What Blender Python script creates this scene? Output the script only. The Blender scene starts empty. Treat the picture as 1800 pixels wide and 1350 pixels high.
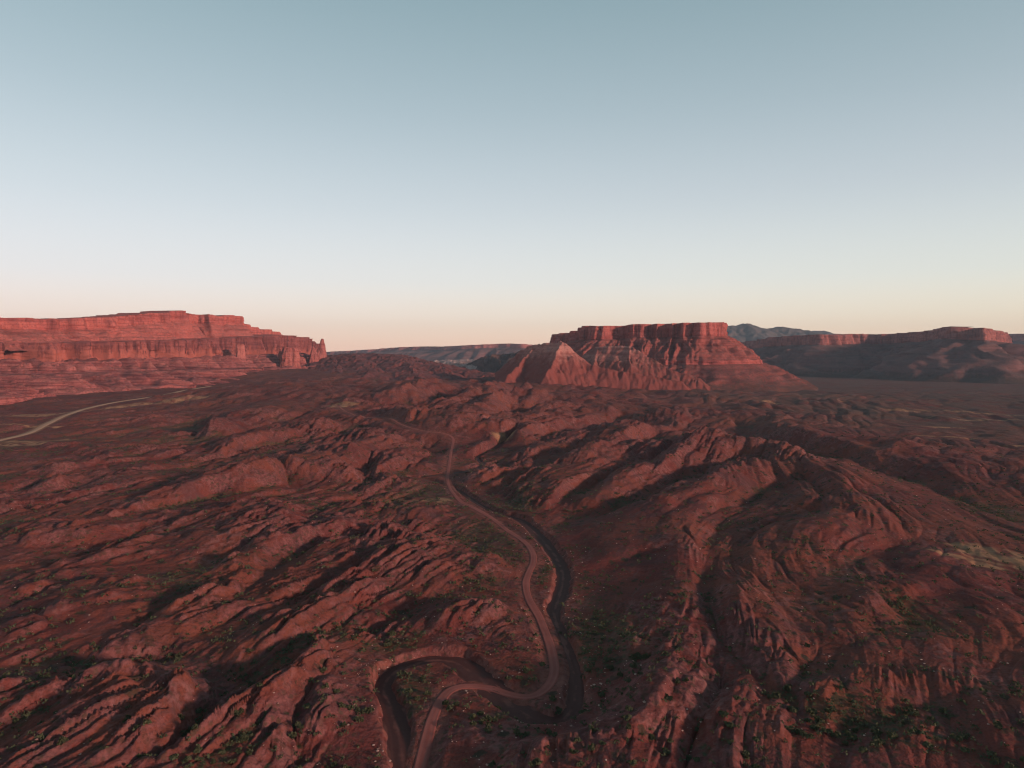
import bpy, math, random
import numpy as np
from mathutils import Vector

rng = np.random.default_rng(7)
random.seed(7)
sc = bpy.context.scene
R = math.radians

# ------------------------------------------------------------------ camera
CAM_Z = 115.0
F_PX = 1200.0                      # focal length in photo pixels (24 mm on 36 mm)
PITCH = math.atan((675 - 618) / F_PX)
cam_d = bpy.data.cameras.new('camera')
cam = bpy.data.objects.new('camera', cam_d)
sc.collection.objects.link(cam)
cam_d.sensor_width = 36.0
cam_d.lens = 24.0
cam_d.clip_start = 1.0
cam_d.clip_end = 60000.0
cam.location = (0, 0, CAM_Z)
cam.rotation_euler = (math.pi / 2 - PITCH, 0, 0)
sc.camera = cam

# ------------------------------------------------------------------ light
SUN_AZ = R(55)                     # measured from straight behind the camera towards the right
SUN_EL = R(12)
sun_vec = Vector((math.sin(SUN_AZ) * math.cos(SUN_EL), -math.cos(SUN_AZ) * math.cos(SUN_EL), math.sin(SUN_EL)))
sun_d = bpy.data.lights.new('sun', 'SUN')
sun_d.energy = 4.4
sun_d.angle = R(4.0)
sun_d.color = (1.0, 0.62, 0.50)
sun = bpy.data.objects.new('sun', sun_d)
sun.rotation_euler = sun_vec.to_track_quat('Z', 'Y').to_euler()
sun.location = (300, -200, 400)
sc.collection.objects.link(sun)

world = bpy.data.worlds.new('World')
sc.world = world
world.use_nodes = True
wt = world.node_tree
wt.nodes.clear()
w_out = wt.nodes.new('ShaderNodeOutputWorld')
w_bg = wt.nodes.new('ShaderNodeBackground')
w_tc = wt.nodes.new('ShaderNodeTexCoord')
w_sep = wt.nodes.new('ShaderNodeSeparateXYZ')
w_ramp = wt.nodes.new('ShaderNodeValToRGB')
wt.links.new(w_tc.outputs['Generated'], w_sep.inputs[0])
wt.links.new(w_sep.outputs['Z'], w_ramp.inputs[0])


def srgb(r, g, b):
    def f(c):
        c /= 255.0
        return c / 12.92 if c <= 0.04045 else ((c + 0.055) / 1.055) ** 2.4
    return (f(r), f(g), f(b), 1.0)


stops = [(0.0, srgb(252, 206, 182)), (0.02, srgb(255, 217, 192)), (0.05, srgb(253, 233, 214)),
         (0.10, srgb(239, 239, 236)), (0.20, srgb(213, 223, 229)), (0.32, srgb(178, 197, 206)),
         (0.46, srgb(145, 172, 181)), (0.60, srgb(114, 146, 158)), (1.0, srgb(58, 86, 104))]
cr = w_ramp.color_ramp
cr.interpolation = 'B_SPLINE'
while len(cr.elements) < len(stops):
    cr.elements.new(0.5)
for e, (p, c) in zip(cr.elements, stops):
    e.position = p
    e.color = c
w_sky = wt.nodes.new('ShaderNodeTexSky')
w_sky.sky_type = 'NISHITA'
w_sky.sun_disc = False
w_sky.sun_elevation = SUN_EL
w_sky.sun_rotation = math.atan2(sun_vec.x, sun_vec.y)
w_sky.altitude = 1500
w_mul = wt.nodes.new('ShaderNodeVectorMath')
w_mul.operation = 'SCALE'
w_mul.inputs['Scale'].default_value = 0.06
wt.links.new(w_sky.outputs[0], w_mul.inputs[0])
# slow change round the compass: the sky is paler on the left of the view
w_az = wt.nodes.new('ShaderNodeMapRange')
w_az.inputs['From Min'].default_value = -0.75
w_az.inputs['From Max'].default_value = 0.75
w_az.inputs['To Min'].default_value = 1.12
w_az.inputs['To Max'].default_value = 0.93
wt.links.new(w_sep.outputs['X'], w_az.inputs['Value'])
w_sc = wt.nodes.new('ShaderNodeVectorMath')
w_sc.operation = 'SCALE'
wt.links.new(w_ramp.outputs[0], w_sc.inputs[0])
wt.links.new(w_az.outputs[0], w_sc.inputs['Scale'])
# the glow along the horizon turns from pink (left) to cream (right)
w_tx = wt.nodes.new('ShaderNodeMapRange'); w_tx.inputs['From Min'].default_value = -0.6; w_tx.inputs['From Max'].default_value = 0.6
wt.links.new(w_sep.outputs['X'], w_tx.inputs['Value'])
w_tint = wt.nodes.new('ShaderNodeMix'); w_tint.data_type = 'RGBA'
w_tint.inputs[6].default_value = (0.99, 0.96, 1.01, 1); w_tint.inputs[7].default_value = (1.10, 1.16, 1.06, 1)
wt.links.new(w_tx.outputs[0], w_tint.inputs[0])
w_lo = wt.nodes.new('ShaderNodeMapRange'); w_lo.inputs['From Min'].default_value = 0.0; w_lo.inputs['From Max'].default_value = 0.22
w_lo.inputs['To Min'].default_value = 1.0; w_lo.inputs['To Max'].default_value = 0.0
wt.links.new(w_sep.outputs['Z'], w_lo.inputs['Value'])
w_tm = wt.nodes.new('ShaderNodeMix'); w_tm.data_type = 'RGBA'; w_tm.blend_type = 'MULTIPLY'
wt.links.new(w_lo.outputs[0], w_tm.inputs[0]); wt.links.new(w_sc.outputs[0], w_tm.inputs[6]); wt.links.new(w_tint.outputs[2], w_tm.inputs[7])
w_mix = wt.nodes.new('ShaderNodeMix')
w_mix.data_type = 'RGBA'
w_mix.inputs[0].default_value = 0.10
wt.links.new(w_tm.outputs[2], w_mix.inputs[6])
wt.links.new(w_mul.outputs[0], w_mix.inputs[7])
wt.links.new(w_mix.outputs[2], w_bg.inputs[0])
w_bg.inputs[1].default_value = 1.0
wt.links.new(w_bg.outputs[0], w_out.inputs[0])

vs = sc.view_settings
vs.view_transform = 'Standard'
vs.look = 'None'
vs.exposure = 0.0
vs.gamma = 1.0
vs.use_curve_mapping = False
sc.render.engine = 'CYCLES'
cy = sc.cycles
cy.max_bounces = 2
cy.diffuse_bounces = 1
cy.glossy_bounces = 1
cy.transmission_bounces = 1
cy.volume_bounces = 0
cy.use_denoising = True
cy.use_adaptive_sampling = True
cy.adaptive_threshold = 0.02
cy.filter_width = 1.15


# ------------------------------------------------------------------ noise tools
def _hash(ix, iy, k):
    h = (ix.astype(np.int64) * 374761393 + iy.astype(np.int64) * 668265263 + k * 974634777) & 0xFFFFFFFF
    h = ((h ^ (h >> 13)) * 1274126177) & 0xFFFFFFFF
    h = (h ^ (h >> 16)) & 0xFFFFFFFF
    return h


def perlin(x, y, k=0):
    x = np.asarray(x, np.float64); y = np.asarray(y, np.float64)
    ix = np.floor(x).astype(np.int64); iy = np.floor(y).astype(np.int64)
    fx = (x - ix).astype(np.float32); fy = (y - iy).astype(np.float32)
    u = fx * fx * fx * (fx * (fx * 6 - 15) + 10)
    v = fy * fy * fy * (fy * (fy * 6 - 15) + 10)

    def g(ax, ay, dx, dy):
        a = _hash(ax, ay, k).astype(np.float32) * np.float32(2 * math.pi / 4294967296.0)
        return np.cos(a) * dx + np.sin(a) * dy
    n00 = g(ix, iy, fx, fy); n10 = g(ix + 1, iy, fx - 1, fy)
    n01 = g(ix, iy + 1, fx, fy - 1); n11 = g(ix + 1, iy + 1, fx - 1, fy - 1)
    a = n00 + u * (n10 - n00); b = n01 + u * (n11 - n01)
    return (a + v * (b - a)) * 1.5


def fbm(x, y, octs=4, k=0, gain=0.5):
    s = 0; a = 1.0; f = 1.0; t = 0
    for i in range(octs):
        s = s + a * perlin(x * f, y * f, k + i * 17)
        t += a; a *= gain; f *= 2.03
    return s / t


def ridged(x, y, octs=4, k=0, gain=0.5):
    s = 0; a = 1.0; f = 1.0; t = 0
    for i in range(octs):
        s = s + a * (1 - 2 * np.abs(perlin(x * f, y * f, k + i * 17)))
        t += a; a *= gain; f *= 2.03
    return s / t


def sstep(a, b, x):
    t = np.clip((x - a) / (b - a), 0, 1)
    return t * t * (3 - 2 * t)


def erosion(x, y, gx, gy, wl, k):
    """Gullies that run down the slope (gx, gy), spacing wl. Returns height in -1..1 and its gradient."""
    px = x / wl; py = y / wl
    gm = np.sqrt(gx * gx + gy * gy) + 1e-6
    dx = (gy / gm).astype(np.float32); dy = (-gx / gm).astype(np.float32)
    ix = np.floor(px).astype(np.int64); iy = np.floor(py).astype(np.int64)
    fx = (px - ix).astype(np.float32); fy = (py - iy).astype(np.float32)
    hs = np.zeros_like(fx); ds = np.zeros_like(fx); ws = np.zeros_like(fx)
    w2 = np.float32(2 * math.pi)
    for i in (-1, 0, 1):
        for j in (-1, 0, 1):
            h = _hash(ix + i, iy + j, k)
            rx = (h & 0xFFFF).astype(np.float32) / 65536 * 0.7 + 0.15
            ry = ((h >> 16) & 0xFFFF).astype(np.float32) / 65536 * 0.7 + 0.15
            qx = fx - i - rx; qy = fy - j - ry
            w = np.exp(-(qx * qx + qy * qy) * 3.0)
            m = (qx * dx + qy * dy) * w2
            hs += np.cos(m) * w; ds -= np.sin(m) * w; ws += w
    hs /= ws; ds = ds / ws * w2 / wl
    return hs, ds * dx, ds * dy


# ------------------------------------------------------------------ photo geometry -> place
CP, SP = math.cos(PITCH), math.sin(PITCH)


def ray(px, py):
    u = (np.asarray(px, float) - 900) / F_PX; v = (675 - np.asarray(py, float)) / F_PX
    return u, CP + v * SP, -SP + v * CP


def at_dist(px, py, d):
    """point d metres away (horizontally) seen at this direction"""
    x, y, z = ray(px, py)
    h = math.hypot(x, y)
    return np.array([x / h * d, y / h * d, CAM_Z + z / h * d])


def z_at(py, d, px=900):
    return at_dist(px, py, d)[2]


# broad lie of the land: (px, py, z)
GC = [(700, 1340, 2), (900, 1200, 2), (960, 1060, 2), (880, 940, 3), (780, 860, 4), (860, 795, 6),
      (100, 1300, 8), (100, 1100, 10), (100, 950, 8), (60, 860, 8), (300, 850, 9), (500, 850, 12), (500, 1000, 8), (400, 1200, 8),
      (60, 780, 12), (200, 720, 16), (330, 690, 22), (60, 725, 14), (400, 750, 16),
      (600, 720, 26), (500, 680, 36), (560, 650, 56), (700, 665, 52), (700, 700, 34), (780, 672, 38), (700, 760, 16),
      (840, 668, 34), (800, 740, 14), (900, 700, 22), (950, 740, 12), (1000, 680, 34), (960, 667, 48), (1040, 672, 40), (900, 664, 46), (1120, 676, 20), (1080, 700, 12), (1100, 760, 8),
      (1150, 692, 2), (1250, 690, 0), (1400, 682, -2), (1600, 664, -4), (1800, 675, -4), (1780, 740, 0), (1600, 760, 2),
      (1400, 740, 6), (1250, 800, 10), (1100, 850, 7), (1400, 900, 9), (1650, 900, 6), (1790, 1000, 8), (1600, 1100, 9),
      (1400, 1250, 8), (1250, 1150, 7), (1100, 1300, 8), (1700, 1300, 10)]
gc = []
for px, py, z in GC:
    x, y, dz = ray(px, py)
    t = (z - CAM_Z) / dz
    gx_, gy_ = x * t, y * t
    gc.append((math.atan2(gx_, gy_), math.log(math.hypot(gx_, gy_)), z))
for a in range(-170, 180, 20):
    if abs(a) > 45:
        for rr, z in ((150, 8), (500, 9), (1500, 5)):
            gc.append((R(a), math.log(rr), z))
for a in (-60, -40, -25, -10, 5, 20, 40, 60):
    gc.append((R(a), math.log(6000), -5 if a > 0 else 0))
for a in (-20, 0, 20):
    gc.append((R(a), math.log(90), 5))
gc = np.array(gc)


def G0_exact(x, y):
    th = np.arctan2(x, y); lr = 0.5 * np.log(x * x + y * y + 1)
    num = np.zeros_like(th); den = np.zeros_like(th)
    for a, l, z in gc:
        w = 1.0 / ((th - a) ** 2 * 1.0 + (lr - l) ** 2 + 0.004) ** 1.6
        num += w * z; den += w
    return num / den


_gt = np.linspace(-math.pi, math.pi, 500); _gl = np.linspace(math.log(20), math.log(16000), 320)
_T, _L = np.meshgrid(_gt, _gl)
_G = G0_exact(np.sin(_T) * np.exp(_L), np.cos(_T) * np.exp(_L))


def G0(x, y):
    a = np.clip((0.5 * np.log(x * x + y * y + 1) - _gl[0]) / (_gl[1] - _gl[0]), 0, len(_gl) - 1.001)
    b = np.clip((np.arctan2(x, y) - _gt[0]) / (_gt[1] - _gt[0]), 0, len(_gt) - 1.001)
    i = a.astype(int); j = b.astype(int); fa = a - i; fb = b - j
    return (_G[i, j] * (1 - fa) + _G[i + 1, j] * fa) * (1 - fb) + (_G[i, j + 1] * (1 - fa) + _G[i + 1, j + 1] * fa) * fb


def to_ground(px, py, h=0.0):
    px = np.atleast_1d(np.asarray(px, float)); py = np.atleast_1d(np.asarray(py, float)); h = np.broadcast_to(np.asarray(h, float), px.shape)
    rr = np.exp(np.linspace(math.log(90), math.log(6000), 700))
    out = np.zeros((len(px), 2))
    dx, dy, dz = ray(px, py)
    hh = np.hypot(dx, dy)
    for i in range(len(px)):
        X = dx[i] / hh[i] * rr; Y = dy[i] / hh[i] * rr; Z = CAM_Z + dz[i] / hh[i] * rr
        f = Z - (G0(X, Y) + h[i])
        k = np.argmax(f < 0)
        if f[k] >= 0:
            k = len(rr) - 1
        if k == 0:
            k = 1
        t = f[k - 1] / (f[k - 1] - f[k] + 1e-9)
        t = min(max(t, 0), 1)
        out[i] = (X[k - 1] + (X[k] - X[k - 1]) * t, Y[k - 1] + (Y[k] - Y[k - 1]) * t)
    return out


def smooth_line(P, n=12):
    """Catmull-Rom through the rows of P"""
    P = np.asarray(P, float)
    Q = np.vstack([2 * P[0] - P[1], P, 2 * P[-1] - P[-2]])
    out = []
    for i in range(1, len(Q) - 2):
        p0, p1, p2, p3 = Q[i - 1], Q[i], Q[i + 1], Q[i + 2]
        for t in np.linspace(0, 1, n, endpoint=False):
            out.append(0.5 * ((2 * p1) + (-p0 + p2) * t + (2 * p0 - 5 * p1 + 4 * p2 - p3) * t * t + (-p0 + 3 * p1 - 3 * p2 + p3) * t ** 3))
    out.append(P[-1])
    return np.array(out)


WASH = [(712, 1420), (708, 1350), (702, 1295), (688, 1240), (674, 1202), (690, 1178), (725, 1165), (765, 1159), (800, 1166), (826, 1183), (850, 1205),
        (877, 1231), (908, 1254), (942, 1266), (982, 1263), (1006, 1243), (1013, 1212), (1007, 1172), (992, 1130), (976, 1096),
        (974, 1078), (984, 1050), (991, 1015), (982, 985), (962, 960), (940, 938), (915, 916), (885, 906), (855, 893), (826, 877),
        (800, 862), (775, 852), (745, 843), (722, 840)]
WASH_W = [4.2, 4.0, 4.2, 3.8, 3.2, 3.4, 4.0, 4.4, 4.8, 5.6, 6.4, 6.2, 5.6, 5.0, 4.2, 3.6, 3.2, 3.0, 3.2, 3.2,
          3.4, 3.8, 4.2, 4.2, 4.4, 4.4, 4.2, 3.8, 3.6, 3.4, 3.2, 3.0, 2.6, 2.0]
WASH_W = [w_ * 0.82 for w_ in WASH_W]
CREEK = [(745, 838), (790, 833), (825, 827), (848, 817), (838, 805), (865, 790), (885, 777), (905, 768)]
ROAD = [(722, 1420), (735, 1350), (745, 1310), (758, 1265), (770, 1235), (785, 1213), (804, 1202), (830, 1197), (862, 1200), (892, 1210), (925, 1217),
        (950, 1212), (967, 1196), (975, 1170), (970, 1135), (960, 1105), (948, 1080), (935, 1060), (926, 1040), (924, 1022),
        (930, 1004), (937, 986), (937, 970), (928, 955), (910, 940), (890, 927), (875, 915), (858, 903), (835, 890), (812, 880),
        (798, 869), (790, 855), (787, 842), (788, 825), (791, 808), (795, 790), (796, 779), (780, 772), (750, 768), (722, 762),
        (700, 755), (680, 748), (650, 743), (630, 740), (615, 732), (602, 725), (596, 720)]
TRACK = [(-40, 779), (0, 770), (50, 758), (80, 744), (115, 731), (150, 721), (200, 712), (250, 705), (300, 697), (328, 690), (370, 682)]

# crest and gully lines traced over the ground: (points, height above / below the broad lie of the land)
LINES = [
    # flats beside the wash
    ([(1035, 1080), (1085, 1105), (1075, 1150), (1045, 1195)], 0.5), ([(880, 1165), (935, 1185), (900, 1195)], 0.3),
    ([(745, 1195), (780, 1185), (815, 1190)], 0), ([(890, 945), (870, 965), (905, 1000)], 0.6), ([(610, 1310), (650, 1340)], 0.5),
    ([(780, 1255), (850, 1275), (800, 1310)], 0.5), ([(735, 865), (765, 885), (790, 895)], 0), ([(750, 1240), (730, 1270)], 0),
    ([(955, 1000), (950, 1030)], 0.3), ([(740, 820), (770, 815)], 0.5), ([(880, 875), (920, 895)], 0.5), ([(1030, 1030), (1040, 1060)], 0.2),
    # left: long ridges
    ([(0, 938), (60, 926), (120, 917), (200, 894), (240, 879), (300, 865), (375, 843), (450, 825), (520, 800), (560, 791), (585, 796)], [4, 5, 6, 7, 8, 9, 11, 13, 15, 16, 13]),
    ([(585, 796), (610, 815), (630, 838)], [13, 9, 4]), ([(585, 796), (630, 780), (670, 772), (700, 778)], [13, 12, 11, 6]),
    ([(660, 830), (690, 805), (725, 808)], [5, 9, 6]), ([(650, 852), (690, 845), (722, 845)], [4, 5, 2]),
    ([(-60, 925), (0, 908), (75, 895), (150, 881), (212, 866), (312, 850), (330, 832), (355, 813), (400, 805), (470, 790)], -4),
    ([(0, 945), (112, 932), (225, 908), (362, 874), (400, 872), (450, 868), (562, 867), (625, 867), (675, 871), (715, 880)], [-2, -2, -2, -2, -2, -2, -3, -3, -3, -3]),
    ([(487, 840), (507, 860)], -2), ([(632, 866), (637, 843), (652, 824), (665, 813)], [-3, -2, 0, 2]),
    ([(0, 967), (112, 947), (225, 922), (350, 892), (390, 882), (440, 884), (467, 888), (500, 903), (520, 918)], [4, 5, 6, 8, 10, 12, 13, 14, 9]),
    ([(500, 903), (467, 937), (442, 985), (447, 1003)], [14, 12, 9, 4]),
    ([(0, 978), (100, 963), (175, 957), (250, 943), (325, 923)], [-2, -1, 0, 1, 4]), ([(0, 1006), (62, 983), (110, 963)], [-3, -2, 0]),
    ([(20, 1040), (70, 1012), (130, 985), (185, 968), (250, 952), (337, 936), (425, 915), (467, 889)], [6, 7, 7, 8, 9, 10, 11, 13]),
    ([(180, 985), (233, 998), (267, 1008), (310, 1028), (300, 1055), (265, 1085), (230, 1110)], [3, 1, 0, -1, -2, -2, 0]),
    ([(310, 1028), (350, 1004), (400, 985), (430, 955)], [-1, 0, 2, 5]),
    ([(0, 1120), (70, 1085), (160, 1045), (230, 1015)], [3, 5, 7, 7]), ([(60, 1030), (110, 1020), (150, 1008)], [-2, -1, 3]),
    ([(-40, 1080), (40, 1075), (90, 1092), (150, 1098)], [-2, -2, -1, 1]),
    ([(-40, 1175), (58, 1168), (136, 1160), (233, 1160), (362, 1152), (385, 1172), (420, 1160)], [-1, -3, -4, -5, -4, -4, -2]),
    ([(385, 1172), (360, 1225), (330, 1280)], [-4, -4, -6]),
    ([(180, 1135), (260, 1090), (340, 1050), (400, 1030), (447, 1003)], [3, 6, 7, 7, 6]),
    ([(389, 1132), (440, 1110), (486, 1085), (560, 1031), (622, 1004), (640, 985)], [-2, -3, -4, -3, -2, 1]),
    ([(440, 1100), (500, 1050), (560, 1012), (600, 985)], [2, 4, 4, 3]),
    ([(430, 1145), (500, 1100), (560, 1065), (610, 1035), (650, 1045)], [2, 6, 8, 9, 7]),
    ([(400, 1060), (450, 1020), (500, 980), (575, 960), (637, 944), (662, 920)], [0, -3, -4, -3, -2, 1]),
    ([(500, 1007), (560, 975), (600, 952), (675, 925), (700, 920)], [5, 8, 9, 10, 7]),
    ([(507, 952), (545, 930), (575, 915), (625, 903)], [5, 8, 9, 8]), ([(525, 920), (560, 895), (600, 885), (700, 890)], [-1, -2, -2, -3]),
    ([(600, 875), (650, 880), (700, 882)], [4, 5, 3]),
    ([(612, 1007), (650, 985), (687, 967), (732, 951), (787, 956), (825, 966), (875, 984)], [8, 11, 13, 14, 13, 11, 6]),
    ([(650, 905), (690, 915), (737, 943), (775, 949), (825, 962), (845, 978)], [0, -2, -4, -4, -3, -2]),
    ([(720, 905), (760, 895), (790, 905)], [2, 4, 1]),
    ([(802, 1020), (760, 1046), (702, 1085), (684, 1123), (678, 1160)], [0, -2, -4, -5, -4]),
    ([(640, 1085), (640, 1110), (665, 1127)], [-3, -6, -5]),
    ([(830, 1000), (860, 990), (890, 1005)], [5, 6, 2]), ([(870, 1015), (905, 1035), (920, 1060)], [0, -1, -1]),
    ([(795, 1078), (850, 1058), (905, 1072)], [9, 12, 8]), ([(780, 1110), (830, 1108), (880, 1110)], [6, 9, 5]),
    ([(940, 1125), (950, 1150)], [3, 3]),
    # lower left
    ([(0, 1205), (120, 1198), (250, 1192), (330, 1205)], [8, 9, 9, 8]), ([(300, 1215), (290, 1260), (240, 1320)], [8, 6, 5]),
    ([(0, 1300), (100, 1240), (180, 1205)], [2, 4, 7]), ([(0, 1345), (120, 1290), (200, 1240)], [5, 5, 6]),
    ([(560, 1150), (505, 1188), (440, 1222), (390, 1247), (330, 1292), (295, 1330), (270, 1360)], [-1, -3, -4, -5, -6, -6, -6]),
    ([(272, 1345), (370, 1273), (440, 1232), (486, 1207), (517, 1172), (560, 1122)], [4, 6, 7, 8, 9, 9]),
    ([(380, 1345), (420, 1310), (470, 1265), (500, 1230)], [2, 2, 2, 4]),
    ([(500, 1345), (506, 1320), (510, 1272), (545, 1218), (575, 1163)], [-4, -4, -4, -1, 3]),
    ([(450, 1320), (480, 1295), (495, 1270)], [7, 7, 6]),
    ([(545, 1262), (580, 1215), (600, 1160), (640, 1132), (660, 1160), (664, 1210), (640, 1245)], [7, 10, 12, 12, 10, 8, 7]), ([(620, 1180), (630, 1215)], [9, 9]),
    # right of the wash: ridges
    ([(908, 760), (937, 746), (1025, 727), (1112, 706), (1160, 700)], [8, 10, 10, 8, 4]),
    ([(800, 865), (837, 832), (900, 806), (932, 791), (990, 776), (1050, 755)], [3, 8, 10, 9, 7, 5]),
    ([(855, 872), (900, 841), (975, 803), (1032, 776), (1060, 766), (1125, 748), (1165, 738)], [2, 9, 12, 14, 14, 12, 8]),
    ([(850, 880), (890, 862), (940, 840), (1000, 815), (1080, 790), (1160, 765)], [-1, -2, -3, -4, -3, 0]),
    ([(820, 840), (870, 815)], [-2, -2]), ([(870, 835), (920, 815), (1000, 785)], [0, -1, 0]),
    ([(920, 775), (1000, 760), (1100, 735)], [-2, -2, 0]),
    ([(935, 888), (1000, 842), (1025, 831), (1100, 801), (1175, 781)], [5, 11, 12, 12, 9]),
    ([(960, 905), (1020, 865), (1100, 830), (1180, 800)], [-1, -3, -3, -1]),
    ([(925, 898), (945, 893), (960, 905)], [5, 6, 3]),
    ([(1020, 882), (1087, 843), (1137, 820), (1175, 801), (1195, 786), (1237, 761), (1262, 763), (1300, 771), (1350, 779), (1400, 791), (1440, 808), (1475, 825), (1478, 856)],
     [5, 11, 13, 14, 15, 16, 15, 14, 12, 12, 13, 14, 11]),
    ([(990, 930), (1000, 916), (1060, 906), (1130, 886), (1180, 855), (1240, 830), (1310, 800)], [-2, -3, -3, -3, -3, -1, 3]),
    ([(1000, 932), (1075, 906), (1130, 895), (1162, 888), (1200, 862), (1225, 852), (1280, 822), (1330, 800)], [3, 8, 11, 13, 14, 14, 14, 12]),
    ([(980, 945), (995, 932), (1010, 945)], [4, 7, 3]),
    ([(1158, 869), (1193, 898), (1215, 943), (1205, 1000), (1217, 1048), (1197, 1095), (1180, 1148), (1130, 1200), (1070, 1238), (1020, 1272)],
     [14, 14, 15, 15, 16, 16, 15, 13, 10, 7]),
    ([(1010, 985), (1080, 965), (1150, 955), (1212, 945)], [5, 8, 12, 15]), ([(1020, 1010), (1090, 990), (1170, 970)], [-1, 0, 5]),
    ([(1060, 1040), (1120, 1030), (1190, 1010)], [0, 1, 7]),
    ([(1100, 1130), (1130, 1110), (1170, 1095)], [3, 6, 11]), ([(1090, 1165), (1120, 1150), (1155, 1140)], [-1, 0, 6]),
    ([(1240, 930), (1245, 985), (1248, 1050), (1260, 1095), (1287, 1142), (1330, 1185), (1372, 1225), (1420, 1264), (1430, 1300), (1440, 1360)], [4, 0, -3, -4, -4, -4, -4, -5, -5, -5]),
    ([(1250, 960), (1290, 900), (1330, 870), (1380, 850), (1430, 840)], [0, -2, -2, 0, 4]),
    ([(1540, 936), (1500, 912), (1430, 916), (1372, 921), (1328, 940), (1332, 970), (1302, 1022), (1300, 1075), (1330, 1130), (1375, 1195)],
     [8, 13, 13, 13, 15, 15, 16, 15, 12, 6]),
    ([(1335, 905), (1400, 890), (1430, 876), (1470, 868), (1490, 880), (1500, 900)], [5, 9, 11, 12, 12, 12]),
    ([(1330, 915), (1400, 903), (1480, 902)], [-1, 0, 6]),
    ([(1350, 1010), (1400, 1060), (1425, 1110), (1430, 1160), (1425, 1215)], [2, -1, -3, -4, -4]),
    ([(1400, 1060), (1450, 1010), (1500, 975), (1560, 950)], [-1, 0, 2, 5]),
    ([(1465, 1095), (1490, 1070), (1547, 1039), (1605, 1003), (1652, 972), (1690, 1000), (1720, 1030), (1742, 1050), (1755, 1075), (1775, 1100), (1810, 1118)],
     [8, 10, 12, 13, 14, 14, 14, 14, 13, 12, 9]),
    ([(1590, 1038), (1665, 1018), (1720, 1030)], [8, 10, 14]), ([(1560, 1070), (1640, 1040), (1700, 1045)], [0, 1, 6]),
    ([(1430, 1190), (1455, 1150), (1530, 1112), (1600, 1090), (1700, 1068), (1735, 1065)], [-4, -3, -2, -1, 2, 6]),
    ([(1430, 1230), (1456, 1192), (1526, 1167), (1602, 1169), (1660, 1184), (1720, 1180)], [2, 10, 12, 12, 10, 6]),
    ([(1540, 1140), (1600, 1112), (1650, 1100), (1700, 1120)], [5, 9, 10, 7]), ([(1500, 1160), (1600, 1145), (1680, 1150)], [0, 0, 2]),
    ([(1440, 1290), (1500, 1277), (1560, 1258), (1610, 1240), (1690, 1210), (1800, 1192)], [-5, -4, -3, -2, 0, 2]),
    ([(1480, 1350), (1560, 1310), (1660, 1260), (1800, 1230)], [1, 4, 6, 8]), ([(1760, 1100), (1720, 1130), (1800, 1160)], [4, 2, 5]),
    # spurs off the big crest towards the bottom
    ([(1130, 1200), (1120, 1250), (1095, 1310)], [13, 9, 4]), ([(1165, 1185), (1185, 1240), (1170, 1320)], [14, 10, 5]),
    ([(1180, 1150), (1240, 1230), (1270, 1300), (1275, 1350)], [15, 12, 10, 7]), ([(1190, 1110), (1250, 1150), (1310, 1220), (1370, 1300)], [15, 11, 8, 3]),
    ([(1150, 1245), (1130, 1300)], [6, 1]), ([(1210, 1250), (1220, 1320)], [6, 1]), ([(1300, 1290), (1330, 1350)], [3, 0]),
    ([(1020, 1290), (1060, 1310)], [4, 3]), ([(920, 1330), (990, 1310)], [3, 3]),
    # far right: straight gully and the low swells beyond it
    ([(1290, 750), (1350, 787), (1425, 799), (1525, 823), (1600, 846), (1662, 871), (1750, 906), (1810, 940), (1860, 990)], [-2, -4, -4, -4, -4, -4, -4, -4, -4]),
    ([(1290, 712), (1350, 730), (1387, 745), (1425, 762), (1490, 777), (1550, 790), (1587, 814)], [8, 10, 11, 11, 10, 9, 4]),
    ([(1600, 818), (1645, 836)], [6, 3]), ([(1690, 808), (1720, 817), (1760, 835), (1820, 855)], [6, 8, 8, 7]), ([(1680, 860), (1720, 850)], [3, 4]),
    ([(1230, 722), (1262, 718), (1290, 740)], [9, 12, 6]), ([(1165, 738), (1190, 722), (1215, 712)], [8, 10, 7]),
    ([(1590, 905), (1640, 925), (1700, 960)], [4, 5, 4]), ([(1500, 860), (1560, 885), (1620, 905)], [7, 6, 4]),
    ([(1720, 990), (1780, 1010)], [0, 0]), ([(1400, 700), (1500, 707), (1620, 716), (1700, 722)], [5, 6, 6, 3]), ([(1560, 735), (1700, 760), (1800, 775)], [3, 3, 3]),
    # middle distance, left of the butte: fins of rock
    ([(775, 711), (800, 697), (837, 683), (875, 665)], [16, 20, 22, 20]), ([(812, 738), (840, 715), (862, 700), (907, 673), (950, 681), (965, 690)], [14, 18, 20, 24, 20, 12]),
    ([(770, 727), (765, 704), (790, 700)], [-6, -6, 0]), ([(790, 722), (830, 705), (880, 685), (910, 678)], [-4, -4, -2, 6]),
    ([(870, 735), (905, 712), (945, 704), (962, 690)], [-4, -4, -6, -2]), ([(905, 745), (930, 728), (965, 725)], [-3, -4, -6]),
    ([(880, 745), (920, 722), (990, 705), (1040, 690)], [12, 15, 15, 12]), ([(700, 735), (745, 715), (760, 722)], [10, 14, 6]),
    ([(630, 735), (680, 722), (720, 712)], [4, 5, 0]), ([(575, 660), (640, 655), (700, 655)], [6, 8, 10]),
    ([(680, 690), (720, 680), (760, 668)], [12, 16, 12]), ([(660, 680), (700, 672), (740, 660)], [-2, -3, 0]),
    ([(380, 700), (430, 685), (480, 672)], [6, 8, 8]), ([(330, 735), (350, 760), (340, 785), (300, 800)], [-4, -7, -6, -5]),
    ([(370, 740), (420, 725), (480, 715), (540, 700)], [9, 9, 7, 5]), ([(390, 790), (450, 765), (520, 745), (580, 735)], [5, 8, 9, 8]),
    ([(400, 772), (460, 750), (540, 728)], [-2, -2, 0]), ([(480, 800), (540, 775), (620, 755), (680, 762)], [-2, -3, -2, 2]),
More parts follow.
